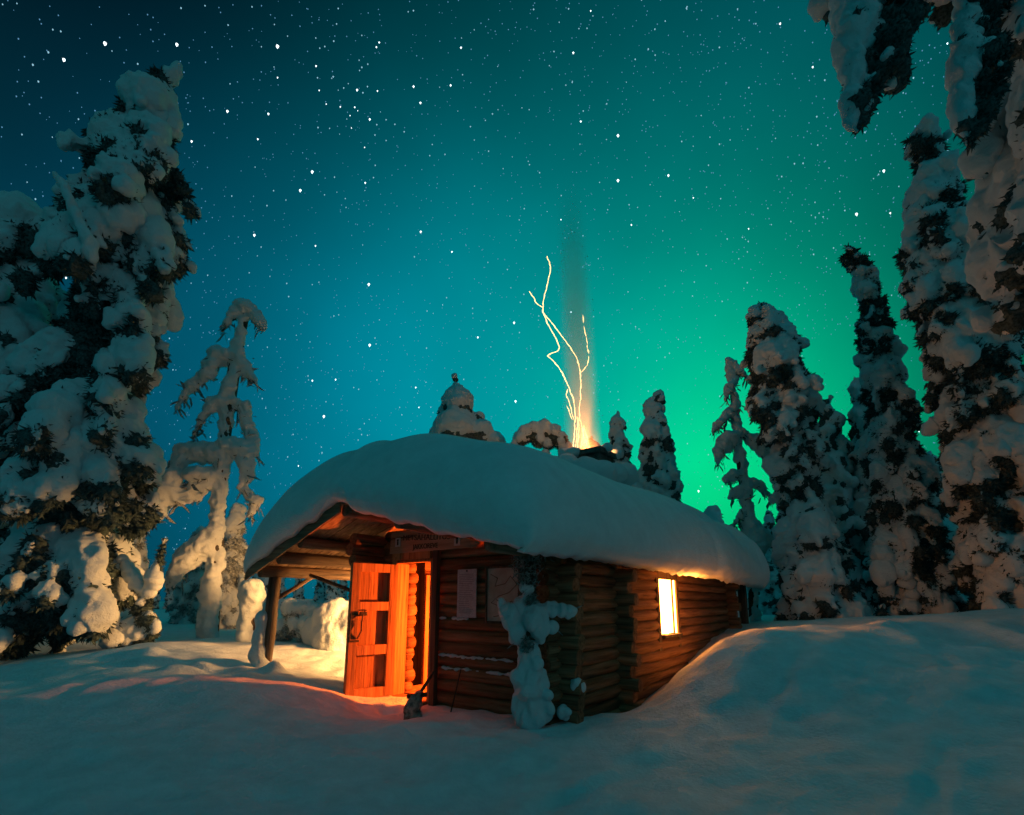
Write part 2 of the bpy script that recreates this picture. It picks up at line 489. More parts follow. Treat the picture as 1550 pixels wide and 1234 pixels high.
def ground_z(X, Y):
    X = np.asarray(X, float); Y = np.asarray(Y, float); sh = X.shape
    x, y = X.ravel(), Y.ravel()
    xc, yc = np.clip(x, -32, 32), np.clip(y, -26, 42)
    z = TPS[-3] + TPS[-2] * xc + TPS[-1] * yc
    for i in range(len(CT)):
        d = np.hypot(xc - CT[i, 0], yc - CT[i, 1]); z = z + TPS[i] * d ** 2 * np.log(d + 1e-9)
    P = np.stack([x, y, np.zeros_like(x)], 1)
    near = np.exp(-((x / 22) ** 2 + ((y - 6) / 22) ** 2))
    z = np.clip(z, -.4, 2.0) * near + .65 * (1 - near)
    cabin_in = np.exp(-(np.hypot((x + 1.4) / .8, (y - 6.7) / .6)) ** 2)
    z = z + (W_G1(P) + W_G2(P)) * near * (1 - .7 * cabin_in)
    for j, T in enumerate(TRACKS):
        d = seg_d(x, y, T)
        wob = np.clip(.55 + .75 * np.sin(x * 1.3 + 2 * j) * np.sin(y * 1.7 + j) + .3 * np.sin(x * 5.1 - y * 3.7), 0, 1.4)
        z = z - .024 * wob * np.exp(-(d / .07) ** 2) + .014 * wob * np.exp(-((d - .12) / .05) ** 2)
    for fx, fy, fr, fh in FOOT:
        z = z + fh * np.exp(-((x - fx) ** 2 + (y - fy) ** 2) / fr ** 2)
    # scooped drift where the wind has cut the bank on the right
    d = np.hypot(x - 6.0, y - 6.9)
    z = z + .10 * np.exp(-((d - .85) / .28) ** 2) - .10 * np.exp(-(d / .6) ** 2)
    z = z + .09 * np.exp(-(seg_d(x, y, [(7.2, 7.6), (9.5, 8.0), (12, 8.1)]) / .35) ** 2)
    return z.reshape(sh)
def gz(x, y): return float(ground_z(np.array([x]), np.array([y]))[0])

N = 460
u = np.linspace(-1, 1, N)
gx = 13 * u + GROUND_R * u ** 9
gy = 6.0 + 12 * u + GROUND_R * u ** 9
GX, GY = np.meshgrid(gx, gy)
GZ = ground_z(GX, GY)
gv = np.stack([GX.ravel(), GY.ravel(), GZ.ravel()], 1)
ii = (np.arange(N - 1)[:, None] * N + np.arange(N - 1)[None]).ravel()
gf = np.stack([ii, ii + 1, ii + N + 1, ii + N], 1)
tag(link_mesh("ground", arr_mesh("ground", gv, gf, True), M_GROUND), kind='structure')

# ------------------------------------------------------------------ the cabin
cabin = empty("log_cabin", cab(0, 0, 0), CAB_RZ, "low brown log cabin with its plank door open and a warm lit window", "cabin")
RX, RZ_ = -2.52, 2.60                     # ridge
SL, SR = .345, .245                       # slopes
def roof_z(x): return RZ_ - (SL * (RX - x) if x < RX else SR * (x - RX))
PITCH, LR = .158, .088
XL, YB, YP = -3.07, 7.4, 1.5
DX0, DX1, DZ = -2.64, -1.97, 1.84         # doorway
fw = MB()
sd = 0
z = -.10
row = 0
while z < 2.45:
    sd += 1; row += 1
    xr = min(.30 + .03 * math.sin(row * 2.1), RX + (RZ_ - .16 - z) / SR)
    xl = max(XL - .28 + .03 * math.sin(row * 1.7), RX - (RZ_ - .16 - z) / SL)
    if 0 <= z < DZ + .05:
        fw.log((xl, 0, z), (DX0 - .015 - .012 * (row % 2), 0, z), LR, sd); fw.log((DX1 + .015, 0, z), (xr, 0, z), LR, sd + 100)
    elif xr - xl > .3:
        fw.log((xl, 0, z), (xr, 0, z), LR, sd)
    z += PITCH
fw.build("front_wall", M_LOGX, cabin)
# right side wall with its window
WY0, WY1, WZ0, WZ1 = 3.06, 3.92, .76, 1.66
sw = MB(); z = -.18; row = 0
while z < 1.84:
    row += 1; sd += 1
    y0 = -.30 + .03 * math.sin(row * 1.3); y1 = YB + .30 + .04 * math.sin(row * 2.3)
    if WZ0 - .06 < z < WZ1 + .06:
        sw.log((0, y0, z), (0, WY0 - .05, z), LR, sd); sw.log((0, WY1 + .05, z), (0, y1, z), LR, sd + 200)
    else:
        sw.log((0, y0, z), (0, y1, z), LR, sd)
    z += PITCH
sw.build("side_wall", M_LOGY, cabin)
# left side wall: top logs run out to the front to carry the roof
LWY0, LWY1, LWZ0, LWZ1 = 1.95, 3.15, .62, 1.62
lw = MB(); z = -.18; row = 0
while z < 2.26:
    row += 1; sd += 1
    y0 = -.28 + .03 * math.sin(row * 1.9)
    if z > 1.86: y0 = -.62 - .05 * (row % 2)
    y1 = YB + .28
    if LWZ0 - .06 < z < LWZ1 + .06:
        lw.log((XL, y0, z), (XL, LWY0 - .04, z), LR, sd); lw.log((XL, LWY1 + .04, z), (XL, y1, z), LR, sd + 300)
    else:
        lw.log((XL, y0, z), (XL, y1, z), LR, sd)
    z += PITCH
lw.build("side_wall", M_LOGY, cabin)
# cross wall between the two rooms, its log ends showing outside; rear wall
cw = MB(); z = -.10; row = 0
while z < 2.4:
    row += 1; sd += 1
    xr = min(.30 + .05 * math.sin(row * 2.7), RX + (RZ_ - .16 - z) / SR); xl = max(XL, RX - (RZ_ - .16 - z) / SL)
    if xr - xl > .3: cw.log((xl, YP, z), (xr, YP, z), LR, sd)
    z += PITCH
cw.build("cross_wall", M_LOGX, cabin)
rw = MB(); z = -.10; row = 0
while z < 2.4:
    row += 1; sd += 1
    xr = min(.30 + .05 * math.sin(row * 2.2), RX + (RZ_ - .16 - z) / SR); xl = max(XL - .25, RX - (RZ_ - .16 - z) / SL)
    if xr - xl > .3: rw.log((xl, YB, z), (xr, YB, z), LR, sd)
    z += PITCH
rw.build("rear_wall", M_LOGX, cabin)
fl = MB()
for i in range(20):
    fl.box(XL + .1 + i * .145, XL + .1 + i * .145 + .140, .10, YP - .1, -.03, .015 + .002 * (i % 2))
fl.build("floor", M_BOARDX, cabin)
sh_ = MB()  # added dark boards standing in for the shade on the inner left wall
for i in range(4): sh_.box(XL + .092, XL + .118, .12 + i * .148, .12 + i * .148 + .144, .02, 2.0, .003)
m_shade = make_wood("painted_shade", 'z', (.004, .0025, .002), (.010, .006, .004))  # shade put into the colour: near black, stays dark beside the lamp
m_shade.node_tree.nodes['Principled BSDF'].inputs['Specular IOR Level'].default_value = 0.0
sh_.build("shade_boards", m_shade, cabin)
st_ = MB(); z = .06; row = 0
while z < 1.84:
    row += 1
    st_.log((-2.74, .10, z), (-2.74, .245 + .02 * (row % 3), z), .094, 700 + row); z += PITCH
st_.build("stub_wall", M_LOGY, cabin)
# inner plank panel seen through the door
ip = MB()
ip.box(XL + .09, XL + .15, .72, .80, .02, 1.72, .006); ip.box(XL + .09, XL + .15, 1.28, 1.36, .02, 1.72, .006); ip.box(XL + .09, XL + .15, .802, 1.278, 1.64, 1.72, .006)
for i in range(4): ip.box(XL + .09, XL + .125, .805 + i * .118, .805 + i * .118 + .113, .03, 1.635, .004)
ip.build("inner_door", M_BOARDZ, cabin)
# door frame
df = MB()
df.box(DX0 - .016, DX0 - .004, -.15, .092, .0, DZ, .003)
df.box(DX0 - .10, DX0 - .018, -.155, -.10, -.04, DZ + .10, .006)
df.box(DX1 + .03, DX1 + .078, -.15, -.095, .0, DZ, .006)
df.box(DX0 - .015, DX1 + .078, -.15, -.045, DZ + .002, DZ + .045, .006)
df.box(DX0 - .12, DX1 + .012, -.150, -.10, DZ + .048, DZ + .17, .006)
df.box(DX0 - .02, DX1 + .02, -.20, .10, -.08, -.002, .008)
df.build("door_frame", M_BOARDZ, cabin)
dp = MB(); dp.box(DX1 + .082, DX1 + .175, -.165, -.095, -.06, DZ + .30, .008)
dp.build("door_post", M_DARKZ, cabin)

# the open door leaf (swung outwards), built in its own frame: hinge at x=0, leaf to +x, inner face towards -y
leaf = MB(); LW, LH = .675, 1.80
for i in range(5): leaf.box(.004 + i * .1335, .004 + i * .1335 + .131, -.028, .0, .0, LH, .003)
leaf.box(0, .125, .001, .075, 0, LH, .005)
leaf.box(LW - .115, LW, .001, .075, 0, LH, .005)
for z0, z1 in ((0, .13), (.56, .69), (1.15, 1.27), (LH - .12, LH)):
    leaf.box(.127, LW - .117, .001, .073, z0, z1, .005)
leaf_o = leaf.build("door", M_BOARDZ, cabin, (DX0 + .0, -.16, .02))
leaf_o.rotation_euler = (0, 0, math.radians(-104.7))
hd = MB()
hd.box(LW - .20, LW - .02, .077, .088, 1.08, 1.10, .003); hd.box(LW - .012, LW + .006, .06, .10, .74, 1.12, .004)
hd.box(LW - .22, LW - .12, .077, .12, 1.085, 1.135, .008)
hd.box(LW - .14, LW + .0, .077, .088, .74, .765, .003)
hd.build("latch", M_IRON, leaf_o)
pl = MB(); pl.log((LW - .17, .10, 1.12), (LW - .145, .13, 1.02), .012, 3, 8); pl.log((LW - .145, .13, 1.02), (LW - .15, .13, .88), .013, 4, 8); pl.log((LW - .15, .13, .88), (LW - .12, .09, .78), .013, 5, 8)
pl.log((LW - .24, .09, 1.16), (LW - .17, .10, 1.12), .012, 6, 8)
pl.build("handle", M_BOARDZ, leaf_o)

# side window
wf = MB()
wf.box(.02, .085, WY0 - .10, WY0 + .015, WZ0 - .24, WZ1 + .13, .006)
wf.box(.02, .085, WY1 - .015, WY1 + .09, WZ0 - .24, WZ1 + .13, .006)
wf.box(.02, .083, WY0 + .017, WY1 - .017, WZ1 + .0, WZ1 + .12, .006)
wf.box(-.06, .15, WY0 + .017, WY1 - .017, WZ0 - .05, WZ0 - .005, .006)
wf.box(.052, .075, WY1 - .22, WY1 - .17, WZ0 + .002, WZ1 - .002, .003)
win_o = wf.build("window", M_DARKZ, cabin)
pb = MB(); pb.box(.04, .05, WY0 + .02, WY1 - .02, WZ0, WZ1)
pb.build("pane", M_PANE, win_o)
sb = union_snow("sill_snow", [(.07, WY0 + .1 + .1 * i, WZ0 + .0, .045, .09, 0, 1, 0) for i in range(9)], .02, 3)
link_mesh("sill_snow", sb, M_SNOW, win_o)
# window in the left wall
wf = MB()
for a, b in ((LWY0 - .05, LWY0 + .02), (LWY1 - .02, LWY1 + .05)): wf.box(XL - .115, XL - .02, a, b, LWZ0 - .1, LWZ1 + .1, .006)
wf.box(XL - .112, XL - .02, LWY0 + .022, LWY1 - .022, LWZ1, LWZ1 + .1, .006); wf.box(XL - .14, XL, LWY0 + .022, LWY1 - .022, LWZ0 - .1, LWZ0, .006)
win2 = wf.build("window", M_DARKZ, cabin)
pb = MB(); pb.box(XL + .02, XL + .035, LWY0 + .02, LWY1 - .02, LWZ0 + .002, LWZ1 - .002)
pb.build("pane", M_PANE_L, win2)

# roof: boards, purlins, barge boards
EL, ER, YF, YR = -4.90, .48, -1.22, 9.6
rb = MB()
nb = 66
for i in range(nb):
    y0 = YF + (YR - YF) * i / nb; y1 = YF + (YR - YF) * (i + 1) / nb - .012
    for xa, xb in ((EL, RX - .002), (RX + .002, ER)):
        za, zb = roof_z(xa), roof_z(xb); t = .028 + .004 * (i % 2)
        vs = [rb.bm.verts.new(p) for p in ((xa, y0, za), (xb, y0, zb), (xb, y1, zb), (xa, y1, za), (xa, y0, za - t), (xb, y0, zb - t), (xb, y1, zb - t), (xa, y1, za - t))]
        for f in ((0, 1, 2, 3), (7, 6, 5, 4), (0, 4, 5, 1), (1, 5, 6, 2), (2, 6, 7, 3), (3, 7, 4, 0)): rb.bm.faces.new([vs[k] for k in f])
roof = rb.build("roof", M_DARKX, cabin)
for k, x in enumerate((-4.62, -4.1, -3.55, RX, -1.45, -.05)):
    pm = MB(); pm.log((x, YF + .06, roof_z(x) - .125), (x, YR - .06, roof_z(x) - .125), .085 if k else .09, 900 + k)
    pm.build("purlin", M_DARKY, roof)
for xa, xb, hb in ((EL, RX, .16), (RX, ER - .02, .05)):
    bb = MB(); za, zb = roof_z(xa), roof_z(xb)
    bb.prism([(xa, za - hb), (xb, zb - hb), (xb, zb + .02), (xa, za + .02)], YF - .03, YF - .005)
    bb.build("barge_board", M_DARKX, roof)
# posts under the porch corners
def post(x, y, z1, r, name="post"):
    p = cab(x, y); z0 = gz(p[0], p[1]) - .3
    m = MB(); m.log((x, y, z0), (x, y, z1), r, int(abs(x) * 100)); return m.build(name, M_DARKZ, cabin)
post(-4.62, -.92, roof_z(-4.62) - .21, .085)
post(.06, 8.95, roof_z(.06) - .13, .10)
post(-4.62, 8.6, roof_z(-4.62) - .21, .085)
br = MB(); br.log((-4.62, -.85, 1.35), (-4.62, -.30, roof_z(-4.62) - .2), .035, 77, 8); br.log((-3.2, -.5, 1.45), (-4.4, -.45, 1.72), .03, 78, 8)
br.build("brace", M_DARKY, cabin)

# thick snow on the roof: one rounded slab with bulging sides
def roof_snow():
    nu, nv = 110, 170
    us = np.sin(np.linspace(-math.pi / 2, math.pi / 2, nu)); vs = np.sin(np.linspace(-math.pi / 2, math.pi / 2, nv))
    us = .55 * us + .45 * np.linspace(-1, 1, nu); vs = .55 * vs + .45 * np.linspace(-1, 1, nv)
    ex = np.array([1 - 1e-5, 1 - 1e-4, 1 - 4e-4, 1 - 1.5e-3])
    us = np.unique(np.concatenate([us, ex, -ex])); vs = np.unique(np.concatenate([vs, ex, -ex])); nu, nv = len(us), len(vs)
    x0, x1, y0, y1 = EL - .04, ER + .06, YF - .05, YR + .05
    U, Vv = np.meshgrid(us, vs, indexing='ij')
    X = (x0 + x1) / 2 + U * (x1 - x0) / 2; Y = (y0 + y1) / 2 + Vv * (y1 - y0) / 2
    rz = np.where(X < RX, RZ_ - SL * (RX - X), RZ_ - SR * (X - RX))
    # ridge of the roof rounded off under the snow
    hx = np.clip(1 - np.abs(U) ** 8, 0, 1) ** .38
    dv = (1 - np.abs(Vv)) * (y1 - y0) / 2
    hy = np.clip(1 - np.clip(1 - dv / .95, 0, 1) ** 2.6, 0, 1) ** .42
    T = np.interp(Y, [YF, 0, 3, 6, 9.3], [1.18, 1.22, 1.32, 1.42, 1.40])
    T = T * (1 - .06 * np.clip((X - RX) / 3, 0, 1)) * np.interp(X, [EL, -4.2, -3.3, -2.4], [1.12, 1.14, 1.10, 1.0])
    h = hx * hy
    Wn = Waves(21, [(1.1, .04), (2.6, .018), (6, .006)])
    top = rz + T * h - .22 * np.exp(-((X - RX) / .8) ** 2) * np.clip(h * 1.6, 0, 1)
    P = np.stack([X.ravel(), Y.ravel(), top.ravel()], 1)
    top = top + (Wn(P).reshape(X.shape)) * np.clip(h * 1.5, 0, 1)
    # bulge of the flanks beyond the boards
    hh = np.clip(h, 0, 1); bul = 1.15 * np.clip(hh / .14, 0, 1) ** .5 * (1 - hh) ** .7 * (1 - .75 * np.clip((np.abs(U) - .7) / .3, 0, 1) * np.clip((np.abs(Vv) - .85) / .15, 0, 1))
    sx = np.sign(U) * np.clip((np.abs(U) - .75) / .25, 0, 1) ** 1; sy = np.sign(Vv) * np.clip((np.abs(Vv) - .88) / .12, 0, 1)
    stepr = np.where((U > 0), .10 * (1 / (1 + np.exp(-(Y - 4.55) / .04))) * (1 / (1 + np.exp((Y - 9.0) / .1))), 0)
    lip = np.clip(1 - h / .06, 0, 1)
    X2 = X - lip * np.where(U > 0, .10, .02) * np.sign(U) * (np.abs(U) > .97) + bul * sx * .16 + stepr * np.clip((U - .8) / .2, 0, 1) * (hh < .72); Y2 = Y + bul * sy * .15
    cu = np.clip((np.abs(U) - .80) / .20, 0, 1) ** 2; cv = np.clip((np.abs(Vv) - .90) / .10, 0, 1) ** 2
    X2 = X2 - np.sign(U) * cu * cv * .02; Y2 = Y2 - np.sign(Vv) * cu * cv * .02
    edge = (1 - np.clip(h * 6, 0, 1))
    frill = Waves(22, [(9, .018), (22, .012)])(np.stack([X.ravel(), Y.ravel(), 0 * X.ravel()], 1)).reshape(X.shape)
    top = top - edge * (.015 + np.abs(frill) + np.where(X > RX + .3, np.interp(Y, [0, 4.5, 9], [.08, .12, .24]), .0))
    V_ = np.stack([X2.ravel(), Y2.ravel(), top.ravel()], 1)
    Vb = np.stack([X.ravel(), Y.ravel(), rz.ravel() * 0 + np.where(X < RX, RZ_ - SL * (RX - X), RZ_ - SR * (X - RX)).ravel() + .012], 1)
    idx = (np.arange(nu - 1)[:, None] * nv + np.arange(nv - 1)[None]).ravel()
    F = np.stack([idx, idx + nv, idx + nv + 1, idx + 1], 1)
    n = nu * nv
    Fb = np.stack([idx, idx + 1, idx + nv + 1, idx + nv], 1) + n
    per = [i * nv for i in range(nu)] + [(nu - 1) * nv + j for j in range(1, nv)] + [i * nv + nv - 1 for i in range(nu - 2, -1, -1)] + [j for j in range(nv - 2, 0, -1)]
    per = np.array(per); nx = np.roll(per, -1)
    Fs = np.stack([per, per + n, nx + n, nx], 1)
    me = arr_mesh("roof_snow", np.concatenate([V_, Vb]), np.concatenate([F, Fb, Fs]), True)
    bm = bmesh.new(); bm.from_mesh(me); bmesh.ops.recalc_face_normals(bm, faces=bm.faces); bm.to_mesh(me); bm.free()
    return me
rs = tag(link_mesh("roof_snow", roof_snow(), M_ROOFSNOW), "thick rounded blanket of snow lying over the whole cabin roof", "snow")
rs.location = cab(0, 0, 0); rs.rotation_euler = (0, 0, CAB_RZ)

# chimney
ch = MB(); CX, CY, CZ = -2.50, 5.78, 4.92
for (a, b, c, d) in ((-.46, .46, -.44, -.24), (-.46, .46, .24, .44), (-.46, -.26, -.238, .238), (.26, .46, -.238, .238)):
    ch.box(CX + a, CX + b, CY + c, CY + d, 2.4, CZ - .14, .03)
for (a, b, c, d) in ((-.54, .54, -.52, -.22), (-.54, .54, .22, .52), (-.54, -.24, -.218, .218), (.24, .54, -.218, .218)):
    ch.box(CX + a, CX + b, CY + c, CY + d, CZ - .138, CZ, .035)
chim = ch.build("chimney", M_STONE, roof)
cs = [(-.48, -.36, .02, .17, .22), (-.55, 0, .04, .18, .3), (-.40, .38, .06, .2, .24), (.1, .46, .05, .17, .26), (.45, .42, .0, .15, .2), (-.2, -.48, -.02, .14, .2), (-.75, -.2, -.42, .32, .36), (-.8, .3, -.5, .34, .4), (-.5, -.5, -.5, .3, .36),
      (.5, -.1, .03, .1, .14), (-.3, -.75, -.55, .42, .42), (.25, -.75, -.68, .36, .4), (.6, -.6, -.72, .32, .36), (-.7, -.6, -.5, .4, .4), (.75, .3, -.55, .3, .34), (.75, -.3, -.68, .26, .3)]
link_mesh("snow_cap", union_snow("snow_cap", [(CX + a, CY + b, CZ + c, r, s, 1, .3, 0) for a, b, c, r, s in cs], .045, 9), M_SNOW, chim)
# snow caught on the log ends and ledges
rr0 = random.Random(12)
for x0, x1, zz in ((-1.72, -1.05, .30), (-1.78, -.55, .46), (-1.55, -1.25, .935), (-1.86, -1.66, .935), (-.95, -.35, .30)):
    row = round((zz + .10) / PITCH); zt = -.10 + row * PITCH + .062
    k = int((x1 - x0) / .045)
    link_mesh("snow_ledge", union_snow("snow_ledge", [(x0 + .045 * i, -.062 - rr0.uniform(0, .012), zt + rr0.uniform(-.004, .01), .015 + rr0.uniform(-.004, .009), .045, 1, 0, 0) for i in range(k)], .010, 10, ((40, .004),), 2), M_SNOW, cabin)
for x, y, zz, r_ in ((.25, -.02, .40, .085), (.20, -.16, .10, .08)):
    bl = [(x + rr0.uniform(-.06, .06), y + rr0.uniform(-.06, .06), zz + rr0.uniform(-.03, .05), r_ * rr0.uniform(.5, .9), r_ * rr0.uniform(.5, .9), 0, 0, 1) for _ in range(6)]
    link_mesh("snow_lump", union_snow("snow_lump", bl, .012, 11, ((30, .006),), 2), M_SNOW, cabin)
# lamp burning in the entry room, and the fire in the flue
def lamp(name, loc, energy, col, r, parent=None):
    d = bpy.data.lights.new(name, 'POINT'); d.energy = energy; d.color = col; d.shadow_soft_size = r
    o = bpy.data.objects.new(name, d); COL.objects.link(o); o.location = loc
    return o
lamp("entry_lamp", cab(-1.35, 1.12, .92), 950, (1.0, .165, .018), .05)
lamp("flue_fire", cab(CX, CY, CZ + .05), 130, (1.0, .42, .12), .12)
fd = bpy.data.lights.new("flue_glow", 'SPOT'); fd.energy = 2200; fd.color = (1.0, .48, .18); fd.spot_size = math.radians(26); fd.spot_blend = .6; fd.shadow_soft_size = .1
fo = bpy.data.objects.new("flue_glow", fd); COL.objects.link(fo); fo.location = cab(CX - .16, CY, CZ - .1); fo.rotation_euler = (math.pi, 0, 0)

# ------------------------------------------------------------------ things on the front wall
sg = empty("signboard", cab(-1.9, -.135, 2.1), CAB_RZ, "long weathered wooden name board nailed above the cabin door", "sign")
b = MB(); b.prism([(-.90, -.11), (.80, -.115), (.86, -.05), (.30, .115), (-.02, .20), (-.88, .20)], -.03, .0)
b.build("board", make_wood("sign_wood", 'x', (.34, .20, .12), (.52, .34, .22)), sg)
def text(body, size, loc, mat, parent, name="lettering", rot=0.0, sx=1.0):
    cu = bpy.data.curves.new("txt", 'FONT'); cu.body = body; cu.size = size; cu.extrude = .002; cu.align_x = 'CENTER'
    to = bpy.data.objects.new("txt", cu); COL.objects.link(to)
    dg = bpy.context.evaluated_depsgraph_get()
    me = bpy.data.meshes.new_from_object(to.evaluated_get(dg)); bpy.data.objects.remove(to); bpy.data.curves.remove(cu)
    o = link_mesh(name, me, mat, parent); o.location = loc; o.rotation_euler = (math.radians(90), rot, 0); o.scale = (sx, 1, 1)
    return o
text("METSÄHALLITUS", .115, (-.14, -.034, .045), M_INK, sg, rot=math.radians(3), sx=1.12)
text("JAKKOREVE", .10, (-.14, -.034, -.075), M_INK, sg, rot=math.radians(1), sx=.95)
for x, zc in ((-.72, .05), (.47, -.01)):
    i_ = MB(); i_.box(x - .055, x + .055, -.036, -.031, zc - .065, zc + .065); ic = i_.build("emblem", M_ICON, sg)
    i_ = MB(); i_.box(x - .012, x + .016, -.040, -.037, zc - .04, zc + .015); i_.box(x - .02, x + .02, -.0395, -.0368, zc + .018, zc + .045)
    i_.build("figure", M_INK, ic)
nt_ = empty("notice_sheet", cab(-1.295, -.10, 1.40), CAB_RZ, "pale pink printed notice sheet pinned to the logs beside the doorway", "notice")
b = MB(); b.box(-.165, .165, -.012, -.004, -.31, .31); b.build("sheet", M_PAPER, nt_)
tx = MB()
rr = random.Random(4)
for i in range(22): tx.box(-.13, .13 - rr.uniform(0, .10), -.0145, -.013, .24 - i * .0235, .248 - i * .0235)
tx.build("print", make_plain("faint_ink", (.30, .22, .23), (.40, .32, .32), 40), nt_)
b = MB(); b.log((0, -.02, .285), (0, -.005, .285), .012, 1, 8); b.build("pin", M_INK, nt_)
mp = empty("map_board", cab(-.68, -.10, 1.38), CAB_RZ, "framed brownish trail map on the wall left of the snow pillar", "map")
b = MB(); b.box(-.27, .27, -.014, -.002, -.33, .33); b.build("map_sheet", M_MAP, mp)
b = MB()
for a in ((-.29, -.262, -.35, .35), (.262, .29, -.35, .35)): b.box(a[0], a[1], -.03, -.002, a[2], a[3], .004)
b.box(-.26, .26, -.03, -.002, .322, .35, .004); b.box(-.26, .26, -.03, -.002, -.35, -.322, .004)
b.build("frame", M_DARKZ, mp)
tl = [(-.21, .25), (-.1, .2), (-.14, .1), (.02, .13), (.1, .22), (.2, .12), (.08, .02), (-.08, -.02), (-.2, -.1), (-.05, -.15), (.12, -.08), (.2, -.18), (.02, -.24), (-.16, -.27)]
link_mesh("trail_line", tube_mesh("trail_line", [(x, -.0155, z) for x, z in tl], .005, 6), make_plain("map_ink", (.16, .08, .05), (.25, .13, .08), 20), mp)

# broom leaning by the threshold, thin stick against the wall
br = empty("broom", (-1.216, 6.420, -0.089), 0, "short dark broom with a snow-caked head leaning by the threshold", "broom")
b0 = Vector((-1.216, 6.420, -0.089)); b1 = Vector((-1.176, 6.500, 0.147)) - b0; b2 = Vector((-1.010, 6.750, 0.394)) - b0
b = MB(); b.log(b1 * .9, b2, .02, 1, 10); b.build("handle", M_DARKZ, br)
hv = [(*(b1 * t), .075 + .035 * math.sin(3.1 * min(1, t + .12)), .10, *b1) for t in (.05, .3, .55, .8)]
link_mesh("head", union_snow("broom_head", hv, .016, 5, ((40, .012), (80, .005)), 1), make_plain("caked_bristle", (.05, .03, .02), (.55, .42, .36), 16, .9, 1), br)
b = MB(); b.log(b1 + Vector((-.12, .02, .0)), b1 + Vector((.12, -.02, .02)), .028, 2, 8); b.build("crossbar", M_INK, br)
st = empty("walking_stick", cab(-1.40, -.28, gz(*cab(-1.4, -.28)[:2])), 0, "thin dark stick leaning on the log wall under the notice", "stick")
b = MB(); p1 = Vector(cab(-1.36, -.11, .45)) - st.location; b.log((0, 0, -.08), p1, .009, 1, 6); b.build("shaft", M_INK, st)

# ------------------------------------------------------------------ trees
def chain(pts, rad, step=.55, flat=1.15):
    """blobs along a polyline (x,y,z,r)"""
    out = []
    for i in range(len(pts) - 1):
        a, b = np.array(pts[i], float), np.array(pts[i + 1], float); L = np.linalg.norm(b - a)
        n = max(1, int(L / (step * .5 * (rad[i] + rad[i + 1]))))
        for k in range(n + (i == len(pts) - 2)):
            t = k / n; r = rad[i] * (1 - t) + rad[i + 1] * t
            out.append((*(a + (b - a) * t), r, r * flat, *(b - a)))
    return out

